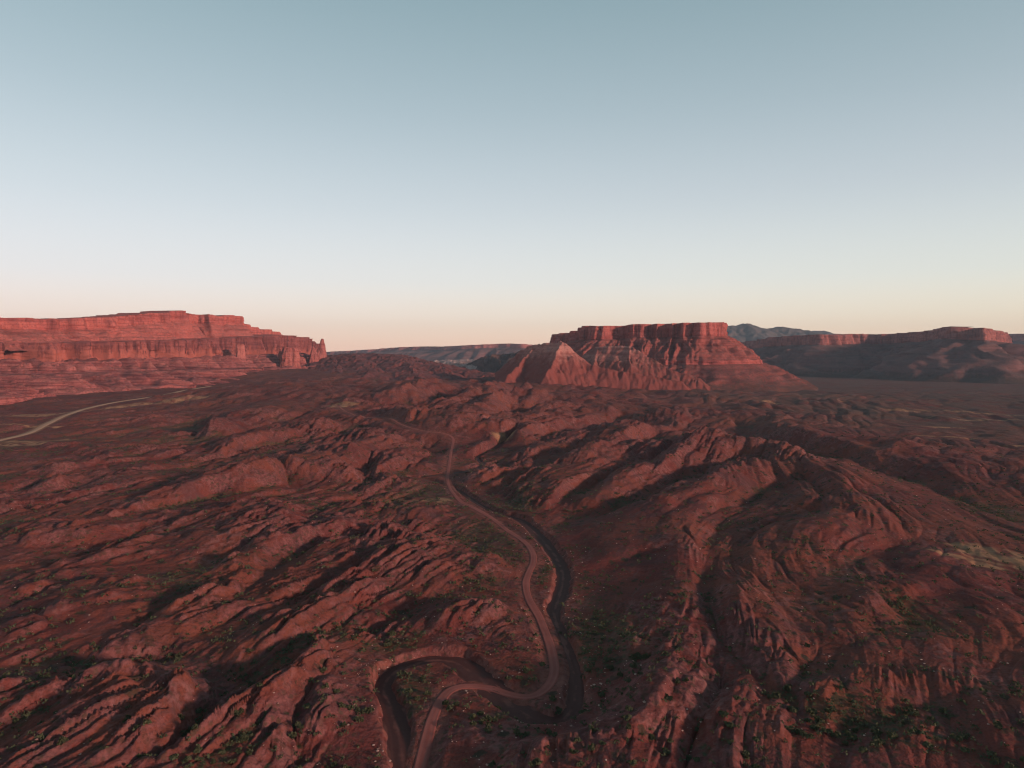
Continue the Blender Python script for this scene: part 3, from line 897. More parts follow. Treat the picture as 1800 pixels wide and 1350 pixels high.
def rock_material(name, c0, c1, c2, strata=0.5, flute=1.0, scrub=0.0, band=6.0, bumpd=2.0, top=None, low=None):
    """bedded sandstone: level bands, upright stains, dots of scrub on gentler faces"""
    t = NT_(name)
    c0, c1, c2 = (tuple((c[0], c[1] * 1.06, c[2] * 1.18)) for c in (c0, c1, c2))
    n_big = t.noise(70, 3); n_mid = t.noise(14, 4, 0.6); n_small = t.noise(4, 3, 0.6)
    lay = t.noise(1, 4, 0.65, vec=t.scaled(0.006, 0.006, 1.0 / band))
    up = t.noise(1, 4, 0.6, vec=t.scaled(0.11, 0.11, 0.012))
    col = t.mix(t.rng(n_big, 0.35, 0.65), c0, c1)
    col = t.mix(t.rng(lay, 0.44, 0.58, 0, min(1.0, strata * 1.3)), col, c2)
    col = t.mix(t.rng(lay, 0.46, 0.36, 0, min(1.0, strata * 1.0)), col, tuple(x * 0.55 for x in c1))
    col = t.mix(t.rng(up, 0.48, 0.66, 0, min(1.0, 0.8 * flute)), col, tuple(x * 0.42 for x in c0))
    col = t.mix(t.rng(n_small, 0.5, 0.68, 0, 0.6), col, tuple(x * 0.45 for x in c1))
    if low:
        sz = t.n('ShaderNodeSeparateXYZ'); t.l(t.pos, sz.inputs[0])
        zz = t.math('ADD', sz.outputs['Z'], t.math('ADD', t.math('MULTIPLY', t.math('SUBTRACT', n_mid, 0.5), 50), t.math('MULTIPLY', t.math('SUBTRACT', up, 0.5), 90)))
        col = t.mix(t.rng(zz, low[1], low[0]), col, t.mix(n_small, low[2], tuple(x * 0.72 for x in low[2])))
    if scrub:
        sep = t.n('ShaderNodeSeparateXYZ'); t.l(t.geo.outputs['Normal'], sep.inputs[0])
        gentle = t.rng(sep.outputs['Z'], 0.55, 0.85)
        vo = t.n('ShaderNodeTexVoronoi'); vo.inputs['Scale'].default_value = 0.12
        t.l(t.pos, vo.inputs['Vector'])
        dots = t.rng(vo.outputs['Distance'], 0.55, 0.25)
        f = t.math('MULTIPLY', t.math('MULTIPLY', gentle, t.math('MAXIMUM', dots, t.rng(n_mid, 0.5, 0.7, 0, 0.7))), scrub)
        col = t.mix(f, col, top or (0.075, 0.06, 0.038))
    t.bump([(n_mid, 0.55, bumpd), (up, 0.5 * flute, bumpd), (lay, 0.5, bumpd * 0.6), (n_small, 0.6, bumpd * 0.35)])
    return t.done(col)


M_GROUND = ground_material()


def road_material():
    t = NT_('packed_red_dirt')
    n = t.noise(2.5, 4); n2 = t.noise(14, 3); n3 = t.noise(0.5, 3)
    col = t.mix(n, (0.21, 0.063, 0.052), (0.27, 0.088, 0.072))
    col = t.mix(t.rng(n2, 0.4, 0.65, 0, 0.5), col, (0.17, 0.052, 0.043))
    rut = t.attr('rut')
    col = t.mix(t.math('MULTIPLY', rut, 0.35), col, (0.30, 0.125, 0.10))
    t.bump([(n, 0.4, 0.15), (n3, 0.3, 0.05)])
    return t.done(col)


def wash_material():
    t = NT_('damp_wash_sand')
    n = t.noise(1, 4, 0.6, vec=t.scaled(0.12, 0.12, 0.12)); n2 = t.noise(1.6, 4); bar = t.attr('bar')
    col = t.mix(n2, (0.062, 0.024, 0.021), (0.095, 0.036, 0.030))
    col = t.mix(t.rng(t.math('ADD', n, t.math('MULTIPLY', bar, 0.35)), 0.56, 0.74, 0, 0.7), col, (0.17, 0.066, 0.052))
    t.b.inputs['Roughness'].default_value = 0.75
    t.bump([(n2, 0.4, 0.2)])
    return t.done(col)


M_ROAD = road_material()
M_WASH = wash_material()
M_TRACK = None


def track_material():
    t = NT_('pale_dust_track')
    n = t.noise(4, 4)
    return t.done(t.mix(n, (0.34, 0.195, 0.125), (0.46, 0.28, 0.18)))


M_TRACK = track_material()
M_LEFT = rock_material('red_cliff_sandstone', (0.37, 0.088, 0.066), (0.30, 0.078, 0.062), (0.44, 0.125, 0.090), 0.5, 0.7, 0.0, 7, 2.5)
M_LEFT_TALUS = rock_material('red_talus', (0.36, 0.090, 0.066), (0.29, 0.082, 0.062), (0.40, 0.125, 0.092), 0.3, 0.3, 0.45, 9, 2.0, (0.16, 0.075, 0.055))
M_LEFT_BAND = rock_material('shade_banded_sandstone', (0.17, 0.050, 0.044), (0.21, 0.060, 0.050), (0.30, 0.09, 0.07), 0.4, 1.0, 0.0, 12, 2.5, None, (104, 132, (0.38, 0.115, 0.088)))  # upper part coloured darker: a dark stratum plus painted shade of the overhanging rim
M_LEFT_FOOT = rock_material('bedded_mudstone', (0.26, 0.070, 0.060), (0.22, 0.064, 0.056), (0.33, 0.110, 0.085), 0.75, 0.2, 0.25, 3.5, 2.0)
M_BUTTE_CLIFF = rock_material('butte_cliff_sandstone', (0.34, 0.082, 0.064), (0.27, 0.070, 0.056), (0.40, 0.12, 0.09), 0.35, 1.0, 0.0, 10, 2.5)
M_BUTTE_TALUS = rock_material('butte_talus', (0.27, 0.068, 0.052), (0.21, 0.060, 0.047), (0.31, 0.095, 0.07), 0.45, 0.2, 0.45, 6, 2.0, (0.10, 0.06, 0.042))
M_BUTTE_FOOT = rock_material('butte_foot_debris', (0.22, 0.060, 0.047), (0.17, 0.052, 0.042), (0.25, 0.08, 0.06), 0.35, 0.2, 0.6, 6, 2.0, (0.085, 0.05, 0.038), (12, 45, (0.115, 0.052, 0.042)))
M_BUTTE_TOP = rock_material('butte_top_scrub', (0.12, 0.06, 0.042), (0.10, 0.058, 0.04), (0.14, 0.07, 0.05), 0.2, 0.0, 0.6, 6, 1.0)
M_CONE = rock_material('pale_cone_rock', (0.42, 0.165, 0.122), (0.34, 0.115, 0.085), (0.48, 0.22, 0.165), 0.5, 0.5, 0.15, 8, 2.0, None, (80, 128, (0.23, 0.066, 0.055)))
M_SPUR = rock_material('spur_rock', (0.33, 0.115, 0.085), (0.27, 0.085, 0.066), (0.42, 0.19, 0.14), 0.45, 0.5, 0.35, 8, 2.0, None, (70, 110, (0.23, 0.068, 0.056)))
M_RIGHT = rock_material('far_cliff_sandstone', (0.29, 0.095, 0.075), (0.22, 0.078, 0.065), (0.36, 0.135, 0.10), 0.35, 0.9, 0.0, 14, 3.5)
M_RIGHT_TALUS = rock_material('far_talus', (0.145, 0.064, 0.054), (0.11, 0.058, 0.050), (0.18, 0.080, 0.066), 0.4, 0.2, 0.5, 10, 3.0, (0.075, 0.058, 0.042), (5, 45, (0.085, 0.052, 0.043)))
M_PALE = rock_material('pale_badland_clay', (0.36, 0.22, 0.17), (0.28, 0.155, 0.12), (0.44, 0.30, 0.24), 0.4, 0.2, 0.2, 8, 3.0)
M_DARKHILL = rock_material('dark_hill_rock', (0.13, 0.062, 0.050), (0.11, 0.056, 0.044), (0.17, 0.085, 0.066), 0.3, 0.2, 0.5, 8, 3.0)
M_MOUNT = rock_material('mountain_rock', (0.15, 0.105, 0.088), (0.10, 0.082, 0.068), (0.24, 0.16, 0.13), 0.2, 0.1, 0.7, 60, 12.0, (0.055, 0.06, 0.042))

# ------------------------------------------------------------------ ground, road, wash
me = grid_mesh('badlands', GX, GY, H.reshape(RR.shape), M_GROUND, flip=True,
               attrs=dict(veg=veg, rock=rockm, tan=tan, dusty=np.clip(dusty, 0, 1), plain=plain))
link('ground', me, kind='structure')


def ribbon(name, p, z, mat, prof, wob, attr):
    """prof: list of (fraction of half width, dz)"""
    d = np.gradient(p[:, :2], axis=0); d /= np.linalg.norm(d, axis=1)[:, None] + 1e-9
    nrm = np.column_stack([d[:, 1], -d[:, 0]])
    s = np.arange(len(p))
    X, Y, Z, A = [], [], [], []
    for f, dz, av in prof:
        w = p[:, 2] * (1 + wob * perlin(s * 0.08, np.full(len(s), 3.3 + f), 7)) * f
        X.append(p[:, 0] + nrm[:, 0] * w); Y.append(p[:, 1] + nrm[:, 1] * w); Z.append(z + dz)
        A.append(np.full(len(s), av) + 0.5 * perlin(s * 0.03, np.full(len(s), 9.1 + f * 2), 8))
    return grid_mesh(name, np.array(X), np.array(Y), np.array(Z), mat, attrs={attr: np.array(A)})


me = ribbon('dirt_road', road_p, road_z, M_ROAD, [(-1.35, -0.5, 0), (-1.0, 0.04, 0), (-0.75, 0.03, 0.6), (-0.5, 0.0, 1), (-0.2, 0.05, 0.2), (0.2, 0.05, 0.2), (0.5, 0.0, 1), (0.75, 0.03, 0.6), (1.0, 0.04, 0), (1.35, -0.5, 0)], 0.16, 'rut')
link('dirt_road', me, kind='structure')
me = ribbon('track', track_p, track_z, M_TRACK, [(-1.3, -0.5, 0), (-0.95, 0.1, 0), (0, 0.08, 0), (0.95, 0.1, 0), (1.3, -0.5, 0)], 0.25, 'rut')
link('dirt_track', me, kind='structure')
me = ribbon('wash', wash_p, wash_z, M_WASH, [(f, 0.10 * math.cos(f * 7 + 1), 0.5 * math.cos(f * 5)) for f in np.linspace(-1.8, 1.8, 15)], 0.12, 'bar')
link('dry_wash', me, kind='structure')
me = ribbon('creek', creek_p, creek_z, M_WASH, [(f, 0, 0.4 * math.cos(f * 4)) for f in np.linspace(-1.6, 1.6, 7)], 0.2, 'bar')
link('creek_bed', me, kind='structure')


# ------------------------------------------------------------------ mesas: a rim line with rows of rock swept down from it
def contour_from(pts, closed, step):
    """pts: (px, distance, py of the rim top)"""
    P = np.array([at_dist(a, c, b) for a, b, c in pts])
    if closed:
        n = len(P)
        Q = smooth_line(np.vstack([P[-2:], P, P[:2]]), 10)
        Q = Q[20:20 + n * 10 + 1]
    else:
        Q = smooth_line(P, 10)
    return resample(Q, step)


def sweep_mesa(pts, rows, mats, parts, closed=False, step=3.0, seed=1, alcove=(18, 90), flute=(4, 16), gully=(5, 30), ztop_jit=1.5, strata=0.8):
    """rows: list of (n, out0, z0, out1, z1, kind, part): n mesh rows from offset out0 to out1 outward and height z0 to z1, where z is
    a function of the rim height zr; kind is 'top', 'cliff', 'talus'. Returns {part: mesh}."""
    C = contour_from(pts, closed, step)
    ns = len(C)
    d = np.gradient(C[:, :2], axis=0)
    k = np.hanning(41); k /= k.sum()
    for i in range(2):
        d[:, i] = np.convolve(np.pad(d[:, i], 20, mode='edge'), k, mode='valid')
    d /= np.linalg.norm(d, axis=1)[:, None]
    nrm = np.column_stack([d[:, 1], -d[:, 0]])          # outward = towards the right-hand side of the line
    s = np.arange(ns) * step
    zr = C[:, 2] + ztop_jit * fbm(s / 40, s * 0 + 1.7, 3, seed) + ztop_jit * 0.35 * np.round(2 * perlin(s / 70, s * 0 + 5.2, seed + 1)) + ztop_jit * 0.4 * fbm(s / 9, s * 0 + 3.3, 3, seed + 31)
    al = alcove[0] * (0.5 - 1.7 * np.abs(perlin(s / alcove[1], s * 0 + 0.37, seed + 2)) + 0.6 * perlin(s / (alcove[1] * 3.1), s * 0 + 0.61, seed + 3) + 0.3 * perlin(s / (alcove[1] * 0.4), s * 0 + 0.2, seed + 19))
    out = {}
    cur = None
    carry = np.zeros(ns); alf = 1.0
    for n, o0, z0, o1, z1, kind, part in rows:
        t = np.linspace(0, 1, n + 1)[:, None]
        O0 = o0 + 0 * zr; O1 = o1 + 0 * zr
        Z0 = z0(zr) if callable(z0) else zr * 0 + z0
        Z1 = z1(zr) if callable(z1) else zr * 0 + z1
        Sx = np.broadcast_to(s[None, :], (n + 1, ns))
        Z = Z0 * (1 - t) + Z1 * t
        O = O0 * (1 - t) + O1 * t
        tt_ = np.broadcast_to(t, Z.shape)
        if kind == 'top':
            O = O + al * 1.0
            Z = Z + 1.5 * fbm(Sx / 30, O / 30, 3, seed + 3) * (1 - tt_)
        elif kind == 'cliff':
            w_ = flute[1]
            fl = flute[0] * (0.5 - 1.7 * np.abs(perlin(Sx / w_, Z / 220, seed + 4)) + 0.25 - 0.8 * np.abs(perlin(Sx / (w_ * 0.41), Z / 90, seed + 5))
                             + 0.35 * np.round(2.4 * perlin(Sx / (w_ * 1.7), Z / 45, seed + 13)))
            led = 1.6 * perlin(Sx / 160, Z / 7, seed + 6) + 0.8 * perlin(Sx / 40, Z / 3, seed + 7)
            O = O + al * alf + carry + fl * (0.35 + 0.65 * sstep(0.0, 0.25, tt_)) + led
        elif kind == 'talus':
            gw = gully[1]
            wr = gw * 0.5 * fbm(Sx / (gw * 2), O / (gw * 2), 2, seed + 8)
            gl = gully[0] * (0.55 - 1.9 * np.abs(perlin((Sx + wr) / gw, O / (gw * 9), seed + 9)) + 0.28 - 0.9 * np.abs(perlin((Sx + wr) / (gw * 0.43), O / (gw * 3), seed + 14))
                             + 0.14 - 0.45 * np.abs(perlin((Sx + wr) / (gw * 0.2), O / gw, seed + 15)))
            grow = sstep(0, 0.3, tt_) * (1 - 0.45 * sstep(0.7, 1.0, tt_))
            O = O + al * alf * (1 - 0.85 * sstep(0, 0.45, tt_)) + carry * (1 - tt_) + gl * grow * 0.9 + strata * (perlin(Sx / 220, Z / 7, seed + 16) + 0.6 * perlin(Sx / 90, Z / 3.2, seed + 17))
            Z = Z + gl * grow * (0.45 if alf == 1.0 else 0.34) + 1.2 * fbm(Sx / 9, O / 9, 3, seed + 10) + 1.0 * np.round(perlin(Sx / 120, Z / 9, seed + 12) * 2)
        if kind == 'talus':
            carry = (gl * grow * 0.9)[-1]; alf *= 0.15
            X_ = C[None, :, 0] + nrm[None, :, 0] * O; Y_ = C[None, :, 1] + nrm[None, :, 1] * O
            Z = Z + 0.22 * gully[0] * grow * ridged(X_ / (gw * 0.9), Y_ / (gw * 0.9), 3, seed + 23)
        X = C[None, :, 0] + nrm[None, :, 0] * O
        Y = C[None, :, 1] + nrm[None, :, 1] * O
        if cur is not None:                                # share the row with the band above
            X[0], Y[0], Z[0] = cur
        cur = (X[-1].copy(), Y[-1].copy(), Z[-1].copy())
        out.setdefault(part, []).append((X, Y, Z))
    res = {}
    for part in parts:
        bl = out[part]
        X = np.vstack([b[0] if i == 0 else b[0][1:] for i, b in enumerate(bl)])
        Y = np.vstack([b[1] if i == 0 else b[1][1:] for i, b in enumerate(bl)])
        Z = np.vstack([b[2] if i == 0 else b[2][1:] for i, b in enumerate(bl)])
        res[part] = grid_mesh(part, X, Y, Z, mats[part], flip=True)
    return res, C


def mesa_thing(name, loc, label, cat, meshes):
    e = _empty_at(name, loc, dict(label=label, category=cat))
    for part, m_ in meshes:
        o = link(part, m_, e)
        o.matrix_parent_inverse = e.matrix_basis.inverted()
        o.location = (0, 0, 0)
    return e


# the butte (rim line walked from back left, along the front, round the right end and back)
BUTTE = [(985, 3000, 588), (990, 2700, 586), (1014, 2560, 584), (1018, 2420, 577), (1022, 2270, 573), (1048, 2215, 573), (1082, 2195, 572), (1120, 2190, 570), (1170, 2180, 569),
         (1215, 2170, 568), (1244, 2168, 567), (1260, 2195, 567), (1263, 2280, 567), (1262, 2420, 568), (1235, 2550, 569), (1200, 2650, 569)]
bm, Cb = sweep_mesa(BUTTE, [
    (8, -130, lambda z: z - 4, -2, lambda z: z + 0, 'top', 'summit'),
    (30, -2, lambda z: z, 4, lambda z: z - 42, 'cliff', 'cap_cliff'),
    (60, 4, lambda z: z - 42, 118, lambda z: z - 113, 'talus', 'talus_slope'),
    (10, 118, lambda z: z - 113, 121, lambda z: z - 125, 'cliff', 'ledge'),
    (46, 121, lambda z: z - 125, 310, lambda z: z * 0 - 14, 'talus', 'foot_slope')],
    dict(summit=M_BUTTE_TOP, cap_cliff=M_BUTTE_CLIFF, talus_slope=M_BUTTE_TALUS, ledge=M_BUTTE_CLIFF, foot_slope=M_BUTTE_FOOT),
    ['summit', 'cap_cliff', 'talus_slope', 'ledge', 'foot_slope'], step=2.4, seed=21, alcove=(44, 60), flute=(6, 15), gully=(17, 30))
mesa_thing('butte', tuple(at_dist(1140, 690, 2000)), 'flat-topped red butte with sheer cap cliff and gullied slopes, in the centre distance', 'butte', list(bm.items()))

# the long mesa on the left: lower bench, then the upper tier standing on it
BENCH = [(-11100, 1507, 345), (-1414, 1520, 560), (-420, 1700, 606), (-200, 1860, 604), (0, 1990, 602), (80, 2040, 602), (150, 2080, 601), (230, 2150, 600), (300, 2230, 598), (360, 2330, 596), (420, 2430, 594), (470, 2560, 590),
         (510, 2700, 590), (540, 2830, 597), (552, 2950, 604), (548, 3150, 606), (520, 3400, 608)]
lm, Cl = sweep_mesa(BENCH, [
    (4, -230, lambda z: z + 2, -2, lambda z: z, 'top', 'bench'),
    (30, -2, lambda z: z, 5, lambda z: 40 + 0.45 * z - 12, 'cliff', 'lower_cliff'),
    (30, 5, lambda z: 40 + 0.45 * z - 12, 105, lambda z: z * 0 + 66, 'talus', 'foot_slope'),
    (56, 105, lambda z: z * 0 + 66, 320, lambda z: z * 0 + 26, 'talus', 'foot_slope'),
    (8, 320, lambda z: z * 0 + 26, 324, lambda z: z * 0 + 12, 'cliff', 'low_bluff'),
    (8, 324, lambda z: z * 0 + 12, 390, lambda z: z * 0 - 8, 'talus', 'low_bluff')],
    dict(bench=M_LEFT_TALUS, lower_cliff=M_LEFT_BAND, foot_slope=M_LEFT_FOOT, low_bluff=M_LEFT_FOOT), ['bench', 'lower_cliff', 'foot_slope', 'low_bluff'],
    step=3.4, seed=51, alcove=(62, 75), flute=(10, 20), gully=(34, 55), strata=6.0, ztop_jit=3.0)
UPPER = [(-420, 1830, 560), (-200, 2000, 559), (0, 2150, 558), (60, 2210, 559), (120, 2250, 560), (180, 2300, 558), (240, 2370, 552), (290, 2440, 549), (322, 2490, 548), (335, 2540, 553), (380, 2560, 554),
         (415, 2600, 555), (422, 2680, 563), (438, 2760, 572), (470, 2900, 579), (488, 3050, 586), (490, 3300, 587)]
um, Cu = sweep_mesa(UPPER, [
    (5, -130, lambda z: z + 1, -2, lambda z: z, 'top', 'summit'),
    (22, -2, lambda z: z, 6, lambda z: z - 30, 'cliff', 'upper_cliff'),
    (46, 6, lambda z: z - 30, 112, lambda z: z * 0 + 116, 'talus', 'upper_talus')],
    dict(summit=M_LEFT_TALUS, upper_cliff=M_LEFT, upper_talus=M_LEFT_TALUS), ['summit', 'upper_cliff', 'upper_talus'],
    step=3.4, seed=71, alcove=(40, 70), flute=(9, 18), gully=(9, 40), ztop_jit=4.0, strata=3)
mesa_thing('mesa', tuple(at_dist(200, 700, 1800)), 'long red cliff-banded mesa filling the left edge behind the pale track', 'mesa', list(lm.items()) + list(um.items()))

# mesa on the right
RIGHT = [(1255, 5200, 606), (1290, 4700, 603), (1330, 4300, 598), (1370, 4050, 592), (1405, 3900, 589), (1440, 3800, 588), (1462, 3860, 588), (1500, 4050, 587), (1550, 4150, 587), (1600, 4020, 584), (1650, 3780, 578),
         (1668, 3560, 574), (1684, 3500, 575), (1712, 3490, 576), (1736, 3480, 576), (1744, 3560, 577), (1750, 3900, 582), (1770, 4600, 588)]
rm, Cr = sweep_mesa(RIGHT, [
    (5, -90, lambda z: z - 3, -3, lambda z: z, 'top', 'summit'),
    (22, -3, lambda z: z, 8, lambda z: z - 52, 'cliff', 'cap_cliff'),
    (50, 8, lambda z: z - 52, 420, lambda z: z * 0 - 20, 'talus', 'talus_slope')],
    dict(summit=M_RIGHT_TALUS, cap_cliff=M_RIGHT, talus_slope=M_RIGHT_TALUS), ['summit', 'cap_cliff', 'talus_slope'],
    step=5.5, seed=91, alcove=(44, 110), flute=(12, 34), gully=(50, 75), strata=5)
mesa_thing('mesa', tuple(at_dist(1600, 660, 3600)), 'dark shaded mesa with one sunlit cliff end at the far right', 'mesa', list(rm.items()))

FARM = [(560, 8200, 619), (640, 7600, 615), (690, 7200, 611), (740, 6900, 609), (775, 6600, 609), (800, 6400, 608), (840, 6300, 606), (890, 6250, 604), (920, 6200, 605), (935, 6600, 607), (960, 7500, 609)]
fm, Cf = sweep_mesa(FARM, [
    (3, -250, lambda z: z - 3, -3, lambda z: z, 'top', 'summit'),
    (10, -3, lambda z: z, 10, lambda z: z - 34, 'cliff', 'cap_cliff'),
    (26, 10, lambda z: z - 34, 520, lambda z: z * 0 - 30, 'talus', 'talus_slope')],
    dict(summit=M_RIGHT_TALUS, cap_cliff=M_RIGHT, talus_slope=M_RIGHT_TALUS), ['summit', 'cap_cliff', 'talus_slope'],
    step=10, seed=131, alcove=(60, 240), flute=(10, 60), gully=(45, 170))
mesa_thing('mesa', tuple(at_dist(820, 632, 6000)), 'low hazy blue mesa on the horizon between red spire and butte', 'mesa', list(fm.items()))
EDGE = [(1735, 8000, 588), (1770, 7000, 587), (1800, 6600, 586), (1860, 6300, 584), (1950, 6000, 580)]
em, Ce = sweep_mesa(EDGE, [
    (3, -250, lambda z: z - 3, -3, lambda z: z, 'top', 'summit'),
    (10, -3, lambda z: z, 10, lambda z: z - 60, 'cliff', 'cap_cliff'),
    (20, 10, lambda z: z - 60, 600, lambda z: z * 0 - 30, 'talus', 'talus_slope')],
    dict(summit=M_RIGHT_TALUS, cap_cliff=M_RIGHT, talus_slope=M_RIGHT_TALUS), ['summit', 'cap_cliff', 'talus_slope'],
    step=10, seed=141, alcove=(60, 240), flute=(10, 60), gully=(45, 170))
mesa_thing('mesa', tuple(at_dist(1800, 640, 6300)), 'distant blue-grey tableland peeping out at the right edge of frame', 'mesa', list(em.items()))


# ------------------------------------------------------------------ hills built from crest lines
def crest_hill(crests, px0, px1, d0, d1, nx, ny, mat, slope_, seed, wls, amp=0.1, base_z=-30, peaky=0.0):
    """crests: lists of (px, py, d)"""
    th = np.linspace(math.atan((px0 - 900) / F_PX), math.atan((px1 - 900) / F_PX), nx)
    rr = np.linspace(d0, d1, ny)
    T_, R_ = np.meshgrid(th, rr)
    X = np.sin(T_) * R_; Y = np.cos(T_) * R_
    x, y = X.ravel(), Y.ravel()
    Z = np.full(x.shape, float(base_z))
    wob = 0.05 * (d1 - d0)
    xw = x + wob * 0.4 * fbm(x / wob, y / wob, 3, seed); yw = y + wob * 0.4 * fbm(x / wob, y / wob, 3, seed + 1)
    for cr_ in crests:
        P = np.array([at_dist(a, b, c) for a, b, c in cr_])
        for a, b in zip(P[:-1], P[1:]):
            ab = b[:2] - a[:2]
            t = np.clip(((xw - a[0]) * ab[0] + (yw - a[1]) * ab[1]) / (ab @ ab), 0, 1)
            dd = np.hypot(xw - a[0] - t * ab[0], yw - a[1] - t * ab[1])
            zc = a[2] + t * (b[2] - a[2])
            drop = slope_ * dd * (1 - 0.0) if peaky == 0 else slope_ * (dd + peaky * (1 - np.exp(-dd / peaky)))
            Z = np.maximum(Z, zc - drop)
    Zg = Z.reshape(X.shape)
    Zg = blur_log(Zg, 2)

    def gr(Zg):
        dth = np.gradient(Zg, th, axis=1) / R_; drr = np.gradient(Zg, rr, axis=0)
        return (np.sin(T_) * drr + np.cos(T_) * dth).ravel(), (np.cos(T_) * drr - np.sin(T_) * dth).ravel()
    gx, gy = gr(Zg)
    Z = Zg.ravel()
    for i, wl in enumerate(wls):
        gm = np.hypot(gx, gy)
        A = wl * amp * sstep(0.05, 0.5, gm)
        h, ex, ey = erosion(x, y, gx, gy, wl, seed + 5 + i)
        Z = Z + A * (h - 0.3 * h * h); gx = gx + A * ex; gy = gy + A * ey
    Z = Z + 0.03 * wls[0] * fbm(x / (wls[-1] * 2), y / (wls[-1] * 2), 3, seed + 20)
    return grid_mesh('hill', X, Y, Z.reshape(X.shape), mat, flip=True)


cone = crest_hill([[(905, 622, 1840), (930, 606, 1800), (958, 601, 1770), (978, 600, 1740), (986, 597, 1730), (990, 599, 1722), (1000, 619, 1705), (1035, 637, 1680), (1080, 648, 1660), (1140, 658, 1650), (1200, 669, 1640)],
                   [(988, 599, 1726), (975, 630, 1660), (962, 655, 1600)], [(940, 606, 1790), (915, 635, 1720), (895, 655, 1650)]],
                  870, 1215, 1480, 1960, 300, 170, M_CONE, 0.80, 301, (34, 15), 0.06, 0, peaky=10)
link('hill', cone, label='pale pink cone-shaped hill with craggy peak in front of the butte', category='hill')
spur = crest_hill([[(1040, 612, 1960), (1060, 607, 1930), (1100, 606, 1900), (1112, 609, 1880), (1140, 626, 1850), (1180, 648, 1810), (1230, 664, 1790)], [(1050, 609, 1940), (1045, 635, 1860), (1040, 655, 1800)], [(1105, 607, 1890), (1108, 640, 1810)]],
                  1015, 1250, 1650, 2060, 220, 140, M_SPUR, 0.68, 331, (36, 16), 0.07, 0, peaky=8)
link('hill', spur, label='rough red spur hill with a smooth sunlit right flank against the butte', category='hill')
M_REDHILL = rock_material('red_hill_rock', (0.165, 0.046, 0.040), (0.13, 0.040, 0.035), (0.20, 0.062, 0.052), 0.4, 0.1, 0.5, 7, 2.5, (0.075, 0.05, 0.036))
ridge = crest_hill([[(552, 634, 2760), (580, 623, 2700), (620, 620, 2640), (660, 621, 2580), (700, 623, 2500), (722, 630, 2420), (760, 640, 2260), (800, 647, 2150), (850, 654, 2050), (880, 662, 1980)],
                    [(620, 620, 2640), (640, 640, 2250), (655, 655, 1950)], [(700, 623, 2500), (720, 645, 2100), (735, 662, 1800)], [(580, 623, 2700), (590, 640, 2350), (600, 655, 2050)], [(770, 642, 2230), (790, 662, 1900)]],
                   545, 900, 1600, 3100, 330, 190, M_REDHILL, 0.22, 345, (90, 44, 21), 0.11, -20)
link('hill', ridge, label='long low dark red ridge on the skyline between tall spire and pale cone hill', category='hill')
dark = crest_hill([[(820, 655, 3300), (845, 631, 3250), (872, 623, 3300), (905, 620, 3350), (935, 612, 3300), (955, 606, 3200)], [(872, 623, 3300), (850, 640, 3000)], [(905, 620, 3350), (900, 640, 2950)]],
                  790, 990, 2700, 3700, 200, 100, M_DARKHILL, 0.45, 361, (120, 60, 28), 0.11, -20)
link('hill', dark, label='dark rounded hill in shade below the hazy far mesa', category='hill')
pale = crest_hill([[(745, 636, 4300), (780, 632, 4200), (830, 631, 4100), (870, 634, 4000)], [(770, 640, 3600), (800, 635, 3500), (835, 634, 3450), (865, 643, 3400)], [(800, 646, 3100), (825, 640, 3050), (850, 650, 3000)]],
                  720, 900, 2800, 4700, 200, 140, M_PALE, 0.30, 381, (110, 55, 28), 0.13, -20)
link('hill', pale, label='pale grey-pink eroded clay badland hill in the gap left of the butte', category='hill')
mount = crest_hill([[(1180, 600, 8035), (1250, 580, 7871), (1275, 573, 7789), (1290, 571, 7707), (1302, 573, 7789), (1312, 568, 7789), (1325, 573, 7789), (1345, 578, 7871), (1370, 573, 7953), (1400, 578, 7953), (1430, 584, 7871), (1480, 592, 7789), (1560, 598, 7707)],
                    [(1290, 571, 7707), (1282, 590, 7298), (1270, 605, 6888)], [(1312, 568, 7789), (1330, 588, 7380), (1350, 604, 6970)], [(1370, 573, 7953), (1360, 588, 7544), (1355, 600, 7216)], [(1400, 578, 7953), (1410, 592, 7544)]],
                   1150, 1620, 6400, 8900, 230, 120, M_MOUNT, 0.34, 401, (340, 170, 80), 0.055, -40)
link('mountain', mount, label='hazy blue mountain range with three rounded peaks behind the butte', category='mountain')
mount2 = crest_hill([[(1380, 596, 9750), (1420, 583, 9594), (1432, 580, 9516), (1445, 580, 9516), (1465, 585, 9516), (1520, 590, 9516), (1600, 596, 9360)]],
                    1360, 1640, 8900, 10500, 120, 60, M_MOUNT, 0.34, 431, (340, 170), 0.055, -40)
link('mountain', mount2, label='pale far summit showing just right of the hazy mountain range', category='mountain')


